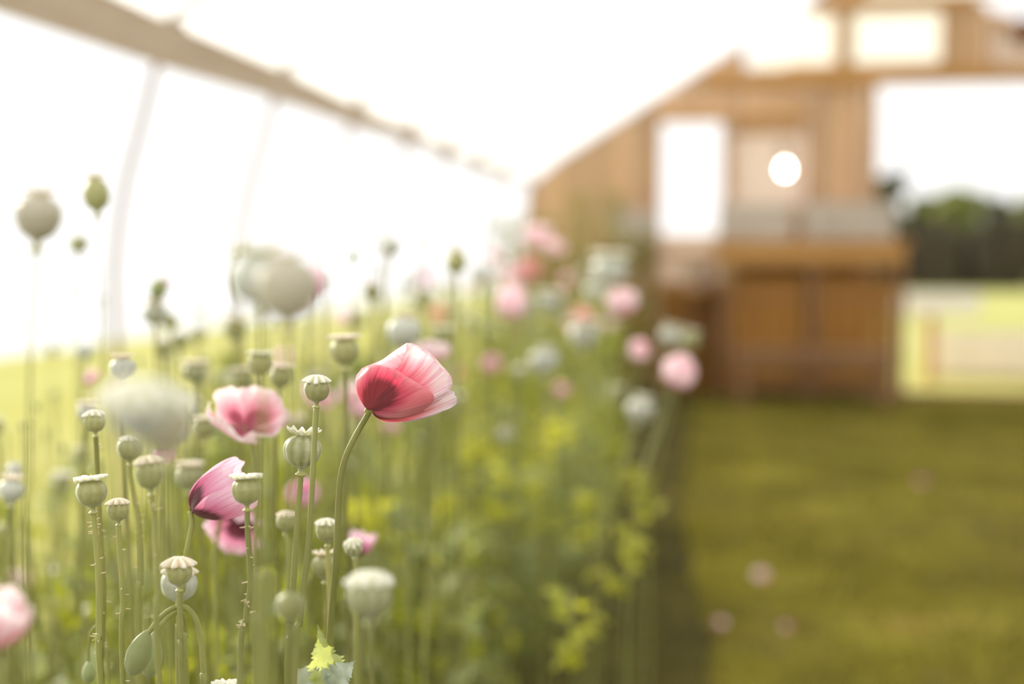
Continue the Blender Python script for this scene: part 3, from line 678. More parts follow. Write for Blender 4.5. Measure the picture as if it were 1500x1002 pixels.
# understorey that closes the gaps below the crowns
def hedge(x0, x1, Y, H, seed, label):
    b = on_y(x0, 372, Y); e = on_y(x1, 372, Y); r_ = random.Random(seed); root = empty('woodland_bush', ((b.x+e.x)/2, Y, 0), label, 'bush', 'bushes under the trees'); W = e.x-b.x
    bm = bmesh.new()
    for i in range(9):
        s = W*r_.uniform(.16, .26); cx = r_.uniform(-.4, .4)*W; cz = H*r_.uniform(.2, .7)
        g_ = bmesh.ops.create_icosphere(bm, subdivisions=3, radius=1)
        for v in g_['verts']:
            d_ = 1+.3*noise.noise(v.co*2+Vector((i, seed, 0))); v.co = Vector((v.co.x*s*d_+cx, v.co.y*s*.7*d_, max(-.02, v.co.z*H*.42*d_+cz)))
    me = bpy.data.meshes.new('foliage'); bm.to_mesh(me); bm.free(); me.materials.append(TG[3]); link('foliage', me, root)
for i in range(6): hedge(1230+50*i, 1300+50*i, 57+i % 2, 2.3+.3*(i % 3), i, 'dark bush in the shade under the trees beyond the lawn')

# fallen petals on the grass
for (x_, y_, s, lb) in [(1115, 845, .030, 'brightest fallen pale petal, alone in the middle of the grass path'), (1055, 915, .020, 'small dull pink fallen petal in the dark grass beside the bed'),
                        (1153, 920, .018, 'faint fallen petal in the grass, lowest of those on the path'), (1350, 706, .03, 'faint pinkish fallen petal far along the open grass')]:
    p = on_z(x_, y_, .045); P = []
    for i in range(9):
        v = i/8; row = []
        for j in range(9):
            u = j/4-1; row.append(Vector((u*s*sin(pi*(.12+.75*v))**.7, (v-.5)*s*2, .35*s*(u*u+(v-.5)**2*3))))
        P.append(row)
    mb = MB(); mb.grid(P); o = mb.build('fallen_petal', M['blush'] if s > .025 and y_ > 800 else M['pale'], None, True, Matrix.Translation(p) @ Matrix.Rotation(.5, 4, 'X') @ Matrix.Rotation(rnd.uniform(0, 6), 4, 'Z'))
    solid(o, .0006); tag(o, lb, 'petal')

# mown grass on the path: nobody could count it
gr = MB(); r_ = random.Random(3)
for i in range(80000):
    y_ = 1.6+(WY-1.7)*r_.random()**1.1; xe = -.32+.04*max(0, 7-y_)+r_.uniform(-.12, .25); x_ = xe+(4.8-xe)*r_.random()**1.1; h = r_.uniform(.02, .05)*(1+.6*noise.noise(Vector((x_*2, y_*2, 1)))); a = r_.uniform(0, pi); w_ = .0035+.0004*y_
    l0 = Vector((cos(a)*w_, sin(a)*w_, 0)); t_ = Vector((r_.uniform(-.02, .02), r_.uniform(-.02, .02), h)); b = Vector((x_, y_, -.002)); k = len(gr.v)
    gr.v += [b-l0, b+l0, b+t_]; gr.f.append((k, k+1, k+2))
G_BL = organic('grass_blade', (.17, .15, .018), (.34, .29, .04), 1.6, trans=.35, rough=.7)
tag(gr.build('grass', G_BL), 'short olive grass of the path through the greenhouse', 'grass', kind='stuff')
gr = MB()
for i in range(26000):
    t = r_.random()**.8; y_ = 2.5+22*t; x_ = max(-8.6, -1.95-r_.random()**1.3*(3+y_*.3)); h = r_.uniform(.06, .2)*(1 if x_ > -6 else .5); a = r_.uniform(0, pi); w_ = .006
    l0 = Vector((cos(a)*w_, sin(a)*w_, 0)); t_ = Vector((r_.uniform(-.06, .06), r_.uniform(-.06, .06), h)); b = Vector((x_, y_, -.05)); k = len(gr.v)
    gr.v += [b-l0, b+l0, b+t_]; gr.f.append((k, k+1, k+2))
tag(gr.build('meadow_grass', organic('meadow_blade', (.54, .52, .14), (.70, .65, .25), 1.0, trans=.4, rough=.7)), 'bright yellow-green meadow grass outside the open side of the greenhouse', 'grass', kind='stuff')
# ================================================================== THE RED-PINK POPPY IN FOCUS
ZH = 1.15; PXH = ZH/FPX; HB = at(541, 600, ZH)       # where the petals leave the stem
def hp(x, y, wd): return HB+R*(x*PXH)+U*(y*PXH)-F*(wd*PXH)   # small local frame of the bloom, wd towards the viewer
def interp_rows(C, k=6):
    """C: rows of control points; returns a dense grid by Catmull-Rom both ways"""
    A = [catmull(r_, k) for r_ in C]; cols = [catmull([a[j] for a in A], k) for j in range(len(A[0]))]
    return [[c[i] for c in cols] for i in range(len(cols[0]))]
def sculpt(name, rays, depth, m, parent, ruffle=1.6, seed=0, th=.0003, k=6):
    """rays: for each column the outline points from claw to rim; depth(c,t) the swell towards the viewer"""
    nC = len(rays); rows = []
    nT = len(rays[0])+1
    for t in range(nT):
        rows.append([hp(*( (0, 0) if t == 0 else rays[c][t-1]), depth(c/(nC-1), t/(nT-1))) for c in range(nC)])
    for c in range(nC): rows[0][c] = hp((c/(nC-1)-.5)*5, 0, (depth(c/(nC-1), .0)))
    G = interp_rows(rows, k); a = len(G); b = len(G[0])
    for i in range(a):
        v = i/(a-1)
        for j in range(b):
            u = j/(b-1); s = ruffle*PXH*v**3
            G[i][j] = G[i][j]-F*(s*1.6*(sin(u*23+seed)+.6*sin(u*51+seed*2)))+(R*.4+U*.35)*(s*.8*sin(u*37+seed*3))
    mb = MB(); mb.grid([[p-parent.location for p in r_] for r_ in G]); o = mb.build(name, m, parent, True)
    return solid(o, th)
way = [(536, 612), (520, 640), (507, 668), (499, 700), (496, 740), (494, 790), (490, 850), (484, 920), (478, 1000), (470, 1090)]
pts = [HB+(R*4+U*5)*PXH]+[at(x_, y_, ZH+.0001*(y_-600)) for x_, y_ in way]; pts = ground_end(pts, Vector((0, 0, -1)))
hero = empty('poppy_flower', pts[-1], 'large red-pink poppy in sharp focus on a bowed green stem', 'flower')
mb = MB(); cp = [p-hero.location for p in catmull(pts, 8)]; mb.tube(cp, lambda t: .00255*(.9+.35*t), 12); mb.build('stem', M['stem'], hero, True)
mb = MB(); mb.lathe(smooth_prof([(.0024, -.004), (.0034, -.001), (.0046, .002), (.0036, .0035), (.001, .004)], 3), 20); mb.uv = []
link('receptacle', mb.mesh('receptacle', M['stem'], True), hero, frame(HB, R*.62+U*.6, 0, 1))
def sw(A, e=.75): return lambda c, t: A*sin(pi*min(1, max(0, c)))**.8*sin(pi*min(1, t*.82+.03))**e
front = [[(24, -4), (50, -6), (74, 4), (92, 10)], [(20, 2), (40, 8), (58, 16), (60, 30)], [(12, 14), (26, 30), (40, 46), (42, 60)], [(14, 21), (31, 42), (45, 66), (57, 96)], [(19, 19), (42, 38), (64, 60), (80, 86)], [(24, 15), (52, 31), (80, 48), (100, 69)], [(26, 10), (56, 20), (88, 32), (115, 50)],
         [(25, 4), (54, 8), (86, 18), (119, 33)], [(20, -4), (44, -6), (72, 0), (103, 14)], [(14, -9), (34, -13), (58, -10), (84, 0)]]
# big far petal: claw to the frilled outer rim
wide = [[(2, 16), (8, 36), (20, 58), (30, 74)], [(8, 20), (18, 42), (34, 66), (46, 88)]]+front[3:]
sculpt('petal', wide, lambda c, t: (4+20*sin(pi*(.04+.92*c))**.7)*sin(pi*min(1, t*.72+.04))**.8, M['hero'], hero, 1.5, 1.0)
# near petal, cupped towards the viewer, its rounded rim rolled outwards
near = [[(-9, 9), (-17, 25), (-18, 40), (-13, 50), (-15, 49)], [(-4, 14), (-9, 32), (-7, 48), (-2, 58), (-4, 60)], [(2, 18), (3, 36), (7, 52), (12, 63), (10, 66)], [(8, 19), (16, 36), (22, 50), (27, 61), (26, 64)],
        [(13, 17), (28, 32), (36, 45), (42, 56), (44, 58)], [(16, 12), (36, 24), (50, 34), (60, 42), (66, 44)], [(18, 6), (40, 12), (60, 20), (78, 28), (88, 30)], [(17, 0), (38, 0), (60, 4), (84, 12), (96, 16)], [(13, -7), (30, -12), (50, -12), (72, -5), (80, -2)]]
sculpt('petal', near, lambda c, t: 3+40*sin(pi*(.04+.92*c))**.7*sin(pi*min(1, t*.62+.04))**.9-9*max(0, t-.8)/.2*max(0, .6-c), M['hero_near'], hero, .8, 3.0)
back = [[(-11, 10), (-20, 28), (-21, 46), (-12, 60)], [(-3, 16), (-8, 40), (-4, 60), (6, 68)], [(8, 22), (12, 48), (22, 66), (34, 80)], [(14, 24), (28, 52), (42, 76), (56, 97)],
        [(22, 22), (46, 46), (66, 68), (82, 86)], [(26, 16), (58, 34), (86, 52), (104, 66)], [(28, 8), (62, 18), (94, 32), (120, 44)], [(24, 0), (54, 2), (88, 12), (118, 30)], [(14, -8), (36, -12), (64, -10), (98, 8)]]
sculpt('petal', back, lambda c, t: -4-30*sin(pi*(.05+.9*c))**.7*sin(pi*min(1, t*.75+.04))**.8, M['hero_back'], hero, 1.3, 2.2)
# upper side petal whose rim folds over towards the viewer: the pale triangle
flap = [[(6, 60), (12, 63), (20, 63), (30, 61), (38, 59)], [(14, 69), (20, 69), (28, 66), (36, 63), (42, 60)], [(24, 76), (30, 75), (36, 72), (42, 68), (47, 65)], [(38, 86), (42, 84), (46, 80), (50, 76), (52, 73)], [(56, 98), (57, 96), (57, 92), (57, 88), (56, 86)]]
def flapr():
    rows = [[hp(*flap[c][t], 24*sin(pi*t/4*.55)+6) for c in range(5)] for t in range(5)]
    G = interp_rows(rows, 6); mb = MB(); mb.grid([[p-hero.location for p in r_] for r_ in G]); mb.uv = [(u_, .55+.4*(1-v_)) for u_, v_ in mb.uv]
    solid(mb.build('petal_fold', M['hero_fold'], hero, True), .0003)
flapr()
low = [[(22, 4), (52, 4), (84, 14), (116, 30)], [(22, -1), (50, -2), (84, 6), (123, 27)], [(19, -6), (45, -9), (80, -2), (128, 18)], [(15, -10), (40, -15), (76, -10), (126, 7)], [(11, -12), (32, -18), (62, -16), (102, -5)], [(7, -10), (22, -18), (44, -19), (72, -15)]]
sculpt('petal', low, lambda c, t: (20-34*c)*sin(pi*min(1, t*.8+.08))+(8*t), M['hero'], hero, 1.8, 6.0)
link('ovary', CAPS[0][0], hero, frame(HB+(R*26+U*20)*PXH, R*.8+U*.6, 0, .0075)); link('stamens', STAMENS, hero, frame(HB+(R*12+U*9)*PXH, R*.8+U*.6, 0, .05))
# toothed leaves that clasp its stem
lb = at(480, 1010, ZH+.03)-hero.location
for (d_, up_, L_, W_, m_, sd_, nm) in [(R*-.25+U*1+F*.1, -F+R*.5, .046, .015, 'leaf_hero', 3, 'leaf'), (R*.75+U*.75-F*.1, -F-R*.4, .036, .013, 'leaf_hero_grey', 5, 'leaf'), (R*-.75+U*.5, -F, .036, .013, 'leaf_hero_grey', 8, 'leaf')]:
    mb = MB(); jag_leaf(mb, lb, d_, up_, L_, W_, sd_, .1, 5, 60, .3, .34); mb.uv = []; mb.build(nm, M[m_], hero, True)
mb = MB(); jag_leaf(mb, at(478, 948, ZH+.01)-hero.location, U*1-R*.45, -F, .02, .003, 9, .5, 5, 24, .3); mb.uv = []; mb.build('leaf', M['leaf_grey'], hero, True)

# ================================================================== SEED HEADS NAMED ONE BY ONE
seed_head('round ribbed seed head with an upturned scalloped crown, in focus beside the red-pink poppy', 443, 660, 54, 1.16, [(440, 705), (436, 760), (430, 850), (426, 930), (421, 1020)], 'up', 0, 2, r=.0025)
seed_head('small seed head with a drooping star crown, its stem crossing the ribbed capsule', 464, 571, 37, 1.12, [(461, 640), (456, 740), (452, 800), (446, 850), (440, 910), (430, 1010)], 'star', 0, 0, r=.0024, d=(.03, 0, 1))
seed_head('smooth seed head with flat cream crown in front of the mauve-pink bloom', 361, 718, 43, 1.10, [(363, 780), (367, 850), (360, 910), (351, 1010)], 'flat', 0, 0, hairs=26)
seed_head('round seed head with bumpy flat crown on bristly stem above small nodding bud', 134, 721, 44, 1.15, [(139, 775), (144, 850), (145, 930), (148, 1010)], 'flat', 1, 0, hairs=26)
seed_head('small dark seed head with a domed ray crown over the yellow meadow', 139, 618, 31, 1.25, [(142, 670), (146, 760), (152, 860), (149, 960), (150, 1015)], 'star', 1, 0, hairs=20, dark=True)
seed_head('small pale seed head with a floppy crown next to the bumpy-crowned one', 173, 748, 31, 1.18, [(175, 800), (180, 880), (181, 1010)], 'star', 2, 0, hairs=8)
seed_head('pale oval seed head whose crown is tipped and rust-edged, under the big soft capsule', 219, 694, 40, 1.02, [(226, 760), (230, 860), (233, 1010)], 'star', 2, 1, hairs=14, r=.002)
seed_head('soft-edged seed head with a small spiky crown beside the big blurred capsule', 190, 657, 36, 1.30, [(192, 700), (203, 770), (206, 850), (204, 930)], 'star', 1, 0, hairs=10, csc=.75)
seed_head('green seed head with a ragged cream crown, in front of a bluish one', 262, 839, 38, 1.10, [(264, 900), (266, 960), (268, 1015)], 'star', 2, 0, spin=.3, csc=1.2)
seed_head('bluish seed head half hidden behind the ragged-crowned green one', 262, 856, 52, 1.22, [(262, 910), (262, 1010)], 'star', 2, 3, csc=.9)
seed_head('small seed head with a lumpy crown left of the paired in-focus stems', 419, 764, 28, 1.33, [(423, 800), (424, 870), (426, 960)], 'star', 2, 0, d=(.05, 0, 1), csc=.9)
seed_head('small seed head with a rosette crown tucked behind the bowed stem', 479, 778, 32, 1.26, [(481, 830), (484, 900), (486, 1000)], 'star', 1, 0)
seed_head('brownish-crowned seed head below the rosette-crowned one, behind the bowed stem', 475, 829, 36, 1.32, [(478, 880), (480, 1000)], 'up', 2, 0, dark=True)
seed_head('tiny striped seed head in front of the pink petals, beside the bowed stem', 518, 803, 26, 1.30, [(521, 850), (524, 1000)], 'star', 0, 2, d=(-.05, -.35, 1))
seed_head('dark green seed head with a flat tan crown above and behind the bowed stem', 505, 513, 42, 1.50, [(507, 560), (508, 640), (507, 760)], 'flat', 2, 0, dark=True)
seed_head('dark round seed head with a pale wavy crown, above the open pink bloom', 381, 533, 34, 1.50, [(381, 580), (380, 680), (378, 800)], 'flat', 1, 0, dark=True)
seed_head('dark seed head with a cream cap leaning beside the wavy-crowned one', 411, 552, 34, 1.62, [(409, 600), (404, 700)], 'flat', 2, 0, dark=True)
seed_head('half-hidden green seed head with a pinkish cap behind the open pink bloom', 356, 554, 30, 1.85, [(356, 600), (355, 700)], 'flat', 2, 0, dark=True)
seed_head('blurred seed head with a wide pinkish cap above the yellow meadow gap', 285, 545, 34, 1.85, [(286, 600), (288, 720)], 'flat', 2, 2, dark=True)
seed_head('blurred dark seed head with a cream cap left of the open pink bloom', 298, 627, 33, 1.62, [(298, 680), (300, 800)], 'flat', 2, 0, dark=True)
seed_head('wide blurred seed head with a thick pale cap above the mauve-pink bloom', 277, 697, 40, 1.60, [(279, 750), (282, 850)], 'flat', 2, 2, dark=True)
seed_head('large soft capsule with a pointed base standing alone against the white sky', 56, 318, 67, .80, [(50, 420), (44, 540), (42, 700), (40, 900)], 'up', 2, 5, r=.0008, csc=.75)
seed_head('pear-shaped green capsule against the white sky beside the thin hoop', 141, 284, 38, 1.75, [(146, 360), (150, 460), (152, 600)], 'up', 2, 4, r=.0009, csc=.85, dark=True)
seed_head('little crownless grey capsule against the white sky', 115, 357, 27, 2.1, [(115, 420), (114, 520)], None, 0, 2, r=.001)
seed_head('very large blurred grey-green capsule, higher of the two soft giants', 421, 422, 90, .70, [(424, 520), (428, 640), (428, 800)], 'up', 2, 5, r=.0014, csc=.6)
seed_head('large pale blurred capsule with a cream crown, overlapping the higher soft giant', 378, 408, 80, .72, [(383, 500), (386, 620), (388, 800)], 'up', 1, 3, r=.0014, csc=1.0)
seed_head('very large blurred capsule, lower of the soft giants', 240, 620, 82, .66, [(240, 720), (241, 860), (242, 1010)], 'star', 1, 5, r=.0012, csc=1.1, d=(.02, -.2, 1))
seed_head('pale blurred capsule with a wide cream crown, overlapping the lower soft giant', 204, 604, 80, .62, [(204, 720), (205, 860), (206, 1010)], 'star', 0, 3, r=.0012, csc=1.35, d=(.02, -.25, 1))
seed_head('broad blurred seed head with a thick domed cream crown low beside the bowed stem', 541, 872, 62, .84, [(543, 950), (545, 1010)], 'star', 0, 2, r=.002, csc=1.05)
seed_head('soft translucent-looking green seed head between the two straight stems', 425, 888, 40, .88, [(424, 950), (422, 1015)], None, 0, 1, r=.0017, dark=True)
seed_head('cream-crowned seed head just showing at the lower edge', 331, 1019, 38, 1.12, [(332, 1060), (333, 1100)], 'flat', 0, 0)
seed_head('greyish round seed head at the edge of the picture over the yellow meadow', 17, 718, 37, 1.55, [(12, 780), (8, 860), (4, 960)], 'up', 2, 3)
seed_head('small grey seed head above and behind the greyish round one', 21, 688, 23, 1.75, [(22, 720), (21, 800)], None, 0, 3)
seed_head('small dark blurred seed head low at the edge, under the greyish round one', 5, 775, 20, 1.9, [(7, 820), (9, 900)], None, 0, 0, dark=True)
seed_head('blurred grey seed head with a tan crown behind the lower soft giant', 180, 540, 36, 1.45, [(182, 600), (184, 700)], 'up', 2, 3)
seed_head('blurred grey capsule beside the small pink bloom over the meadow', 124, 515, 26, 2.2, [(122, 560), (120, 660)], None, 0, 3)
seed_head('bluish blurred seed head behind the small domed-crown one', 128, 604, 30, 1.7, [(124, 660), (118, 760)], 'flat', 2, 3)
seed_head('grey blurred capsule just under the pink-tipped one, against the sky', 227, 459, 37, 2.0, [(229, 520), (231, 620)], 'up', 2, 3)
seed_head('dark green capsule touching the grey one below the pink-tipped bud', 249, 471, 24, 2.3, [(250, 520), (251, 620)], None, 0, 0, dark=True)
seed_head('dark olive blurred seed head with a pinkish cap at the crest of the meadow', 345, 482, 34, 2.3, [(346, 530), (347, 640)], 'flat', 2, 0, dark=True)
seed_head('dark olive capsule to the side of the cleft in the meadow crest', 264, 500, 28, 2.4, [(265, 550), (265, 640)], None, 0, 0, dark=True)
seed_head('smaller dark capsule just behind the dark olive one at the meadow crest', 289, 489, 22, 2.6, [(290, 540), (291, 640)], None, 0, 0, dark=True)
seed_head('dull seed head with a tan cap below the meadow crest', 240, 512, 24, 2.2, [(241, 560), (242, 660)], 'up', 2, 0, dark=True)
seed_head('small dark capsule with a tall cream crown against the sky beside the soft giants', 345, 380, 13, 3.2, [(344, 430), (348, 500)], 'up', 2, 1, dark=True)
seed_head('cream-crowned pale seed head rising beside the soft giants', 355, 372, 20, 2.6, [(352, 430), (356, 520)], 'up', 1, 3)
seed_head('grey-green seed head with a pale crown standing out against the sky above the crowd', 572, 361, 29, 2.2, [(567, 420), (566, 520)], None, 0, 3)
seed_head('tall oval seed head with a peach crown against the sky, above the crowd', 668, 384, 31, 2.2, [(668, 440), (668, 560)], 'up', 2, 1, csc=.8)
seed_head('blurred dark seed head with a cream cap next to the white sky gap', 545, 428, 26, 2.4, [(546, 480), (548, 600)], 'flat', 2, 0, dark=True)
seed_head('large bluish seed head with a tan crown behind the tip of the red-pink poppy', 592, 485, 48, 1.9, [(592, 560), (592, 680)], 'up', 2, 3, csc=.8)
seed_head('cream-capped seed head above the pale bloom behind the red-pink poppy', 648, 494, 30, 2.3, [(648, 540), (646, 660)], 'flat', 1, 0, dark=True)
seed_head('white-capped dark seed head below the sky gap in the crowd', 621, 438, 26, 2.8, [(621, 490), (620, 600)], 'flat', 1, 0, dark=True)
seed_head('largest pale seed head beside the wooden wall, above the notched pink bloom', 893, 396, 52, 3.0, [(888, 470), (880, 600)], 'flat', 0, 3)
seed_head('small pale seed head just under the largest one by the wooden wall', 872, 425, 30, 3.4, [(868, 480), (862, 600)], 'flat', 0, 3)
seed_head('whitish round seed head alone in front of the dark stems in mid bed', 797, 529, 40, 2.9, [(796, 600), (790, 720)], 'up', 1, 3, csc=.8)
seed_head('whitish round seed head lowest at the grass side of the bed', 938, 600, 38, 2.9, [(915, 680), (880, 780)], 'up', 1, 3, csc=.8, d=(.25, 0, 1))
seed_head('wide pale seed head with a flat crown in front of the small red bloom', 855, 490, 42, 3.1, [(850, 560), (845, 700)], 'flat', 0, 3)
seed_head('pale seed head against the brown wall, first of a touching pair', 982, 492, 30, 3.3, [(965, 580), (945, 700)], 'up', 1, 3)
seed_head('greenish seed head against the brown wall, second of a touching pair', 1010, 499, 28, 3.4, [(985, 590), (955, 720)], 'up', 1, 0)
seed_head('pale blurred seed head with a ragged crown between the two blush blooms', 805, 442, 34, 3.2, [(803, 500), (800, 640)], 'flat', 0, 3)
seed_head('dull pale seed head close to the larger blush bloom', 768, 452, 26, 3.6, [(767, 510), (765, 640)], 'up', 1, 3)
seed_head('greenish blurred seed head beside the lowest whitish one', 902, 578, 24, 3.2, [(895, 650), (880, 760)], 'flat', 0, 0)
seed_head('bluish seed head at the corner of the white sky gap by the wall', 704, 402, 28, 3.4, [(704, 460), (702, 600)], None, 0, 3)
seed_head('dull seed head crowned in beige left of the peach-crowned oval one', 522, 470, 26, 2.8, [(522, 520), (522, 620)], 'up', 2, 0, dark=True)

# ================================================================== BLOOMS NAMED ONE BY ONE
f_ = flower
f_('open pale pink bloom with a deep red throat behind the seed-head stems', 362, 614, 106, 1.42, (.38, -.42, .82), 'bowl', 'pale', [(372, 660), (376, 760), (374, 900)], base_off=.3, centre=False, spin=.5, sc3=(1.1, 1.1, .8))
f_('mauve-pink nodding bloom with dark blotches, behind the flat-crowned seed head', 325, 722, 156, 1.20, (.86, .1, .5), 'cup', 'pink', [(281, 770), (273, 812), (268, 860), (262, 960)], base_off=.66, spin=.9, sc3=(.66, .66, .95))
f_('mauve bloom with drooping lower petals, under the dark-blotched one', 346, 768, 96, 1.50, (-.1, -.6, -.45), 'bowl', 'pink', [(335, 730), (318, 790), (316, 900)], base_off=.4)
f_('pink bloom behind the tiny striped seed head beside the bowed stem', 526, 800, 54, 1.65, (.3, .1, .9), 'cup', 'pink', [(528, 850), (528, 960)], base_off=.5)
f_('big pale pink bloom cut off by the edge of the picture', -6, 912, 124, .80, (.2, .0, 1), 'cup', 'pale', [(10, 1000), (12, 1060)], base_off=.6)
f_('blush bloom with a dark notch in mid bed, above the whitish seed head', 749, 447, 62, 2.9, (.1, -.35, .8), 'globe', 'blush', [(748, 500), (745, 640)])
f_('notched blush bloom beside the wooden wall, under the largest pale seed head', 911, 445, 58, 3.0, (-.1, -.4, .9), 'globe', 'blush', [(908, 500), (895, 640)])
f_('bright blush bloom leaning out over the grass path', 994, 547, 68, 2.8, (.45, -.4, .7), 'globe', 'blush', [(962, 640), (930, 740)])
f_('small round pink bloom just above the bright one over the grass path', 937, 514, 42, 3.2, (.2, -.6, .6), 'globe', 'blush', [(930, 580), (910, 700)])
f_('small dusky pink bloom in the dark gap of the bed', 720, 535, 32, 3.8, (0, -.5, .8), 'globe', 'pink', [(719, 590), (716, 700)])
f_('smallest pink bloom low in the middle of the stems', 824, 573, 25, 3.8, (0, -.5, .8), 'globe', 'pink', [(823, 620), (820, 720)])
f_('pink bloom high against the wooden wall near the end of the bed', 788, 344, 44, 4.2, (-.1, -.5, .7), 'bowl', 'blush', [(790, 400), (792, 540)])
f_('fainter pink bloom touching the high one against the wooden wall', 813, 361, 32, 4.4, (.1, -.4, .7), 'bowl', 'blush', [(812, 420), (810, 560)])
f_('salmon bloom below the high pink pair near the wooden wall', 776, 394, 36, 4.6, (.1, -.5, .6), 'bowl', 'darkred', [(776, 450), (775, 560)])
f_('dull blush bloom next to the salmon one near the wooden wall', 752, 402, 30, 4.6, (-.2, -.5, .6), 'bowl', 'blush', [(752, 460), (752, 560)])
f_('pale pink-white bloom peeking out behind the red-pink poppy', 634, 512, 52, 2.0, (.1, -.2, 1), 'bowl', 'blush', [(636, 560), (637, 700), (628, 860), (620, 1000)], r=.0026)
f_('small purple-pink bloom over the bright meadow beside the blurred capsules', 134, 556, 28, 2.4, (-.3, -.2, .9), 'cup', 'pink', [(133, 600), (131, 700)])
f_('pink blurred bloom behind the higher soft giant', 455, 420, 46, 2.2, (.3, -.2, .9), 'cup', 'pink', [(452, 480), (450, 600)])
f_('pink bloom mostly hidden behind the lower soft giant', 238, 664, 44, 1.5, (.2, -.2, -.8), 'cup', 'pink', [(236, 650), (238, 720), (240, 820)])
f_('blurred pink bloom behind the stem of the tan-crowned seed head', 526, 602, 34, 2.4, (0, -.3, .9), 'cup', 'pink', [(526, 650), (526, 760)])
f_('faint pink bloom just below the red-pink poppy', 572, 624, 26, 3.0, (.1, -.3, .9), 'bowl', 'pink', [(572, 670), (572, 780)])
f_('small dark red bloom above the pale one behind the red-pink poppy', 641, 463, 30, 4.0, (0, -.5, .7), 'globe', 'darkred', [(641, 510), (640, 600)])
f_('deep red bloom at the rim of the red-pink poppy, in the shade', 668, 548, 22, 3.6, (0, -.5, .7), 'globe', 'darkred', [(668, 600), (668, 700)])
f_('small brick red bloom low among the bright leaves', 700, 860, 16, 3.2, (0, -.5, .7), 'globe', 'darkred', [(700, 900), (700, 960)])
f_('dull red bloom above the wide pale seed head', 856, 463, 32, 3.6, (0, -.4, .8), 'bowl', 'darkred', [(855, 510), (852, 620)])
f_('tan-pink bloom over the white gap beside the soft giants', 503, 466, 26, 2.9, (0, -.4, .8), 'bowl', 'blush', [(503, 510), (502, 600)])
f_('reddish bloom at the edge of the sky gap by the wall', 726, 376, 20, 4.5, (0, -.4, .8), 'bowl', 'darkred', [(726, 420), (726, 520)])
# a pink-tipped bud breaking open
rt = f_('grey bud opening to a pink tip, highest over the meadow crest', 238, 417, 24, 1.95, (.35, -.1, .9), 'cup', 'pink', [(228, 440), (229, 520), (231, 640)], name='opening_bud')
link('bud', BUD, rt, frame(at(232, 424, 1.94), (.35, -.1, .9), 0, .0125))

# ================================================================== NODDING BUDS AND TINY BUDS
def hook(label, path_, bx_, by_, w_, h_, Z, d_, r=.0022, rr=.0022):
    pts = [at(*p[:2], Z+(p[2] if len(p) > 2 else 0)) for p in path_]
    pts = ground_end(pts, Vector((0, 0, -1))); root = empty('nodding_bud', pts[-1], label, 'bud'); make_stem(root, pts, rr, None, 8, 9)
    s = w_/2*Z/FPX; link('bud', BUD, root, frame(at(bx_, by_, Z), d_, .8, (s, s, s*h_/w_*.8))); return root
hook('long nodding green bud hanging from a hooked stem, low in the picture', [(217, 928), (232, 908), (248, 894), (262, 889), (276, 893), (288, 910), (295, 940), (299, 1000), (301, 1060)], 204, 957, 38, 68, 1.12, at(196, 985, 1.12)-at(217, 928, 1.12))
hook('second long bud hanging just behind the long nodding one', [(224, 934, .01), (236, 915, .01), (250, 900, .02), (260, 896, .03), (268, 902, .04), (272, 930, .05), (274, 1010, .05)], 222, 960, 34, 66, 1.17, at(218, 990, 1.17)-at(224, 934, 1.17))
hook('small dark nodding bud hanging beside the bristly stem', [(130, 969), (130, 950), (133, 928), (141, 917), (150, 917), (155, 930), (158, 960), (160, 1010)], 130, 985, 21, 32, 1.28, (0, 0, -1), rr=.0014)
hook('blurred green hooked stem with its bud hidden low between the stems', [(398, 880), (398, 850), (393, 842), (385, 846), (382, 880), (382, 940), (382, 1010)], 399, 888, 16, 28, .80, (0, 0, -1), rr=.0034)
for (x_, y_, w_, Z_, lb_) in [(112, 424, 8, 2.4, 'tiny green bud alone against the sky under the crownless grey capsule'), (143, 441, 6, 2.6, 'tiny bud speck beside the thin hoop'), (153, 437, 5, 2.6, 'tiniest bud speck touching the thin hoop'),
        (518, 376, 11, 1.9, 'small dark green bud sharp against the sky, left of the grey-green seed head'), (557, 398, 8, 2.4, 'dark bud at the foot of the grey-green seed head'), (478, 412, 10, 2.2, 'olive bud between the soft giants and the sky gap'),
        (608, 397, 5, 2.8, 'tiny bud lower of the two thin ones against the sky'), (625, 352, 6, 2.8, 'tiny bud highest of the thin ones against the sky'), (33, 626, 9, 2.1, 'small dark bud over the yellow meadow, closest to the picture edge'),
        (44, 622, 6, 2.2, 'faint bud beside the dark one over the yellow meadow'), (54, 596, 9, 2.2, 'dark bud above the others over the yellow meadow'), (67, 636, 8, 2.4, 'blurred bud in the middle of those over the yellow meadow'),
        (92, 657, 10, 2.2, 'darkest lowest bud over the yellow meadow'), (205, 532, 10, 2.6, 'dark flattened bud behind the tan-crowned grey seed head'), (76, 512, 14, 3.4, 'dark bud at the crest of the yellow meadow'), (76, 580, 7, 2.6, 'faintest bud over the yellow meadow'),
        (303, 530, 12, 2.3, 'dark bud behind the pinkish-capped seed head'), (318, 556, 14, 2.4, 'dark round bud in the bright meadow gap'), (590, 418, 12, 3.2, 'dull bud at the lower rim of the sky gap')]:
    bud(lb_, x_, y_, w_, Z_, way=[(x_+1, y_+60), (x_+1, y_+190)], r=.0009 if Z_ > 2.1 else .0012)
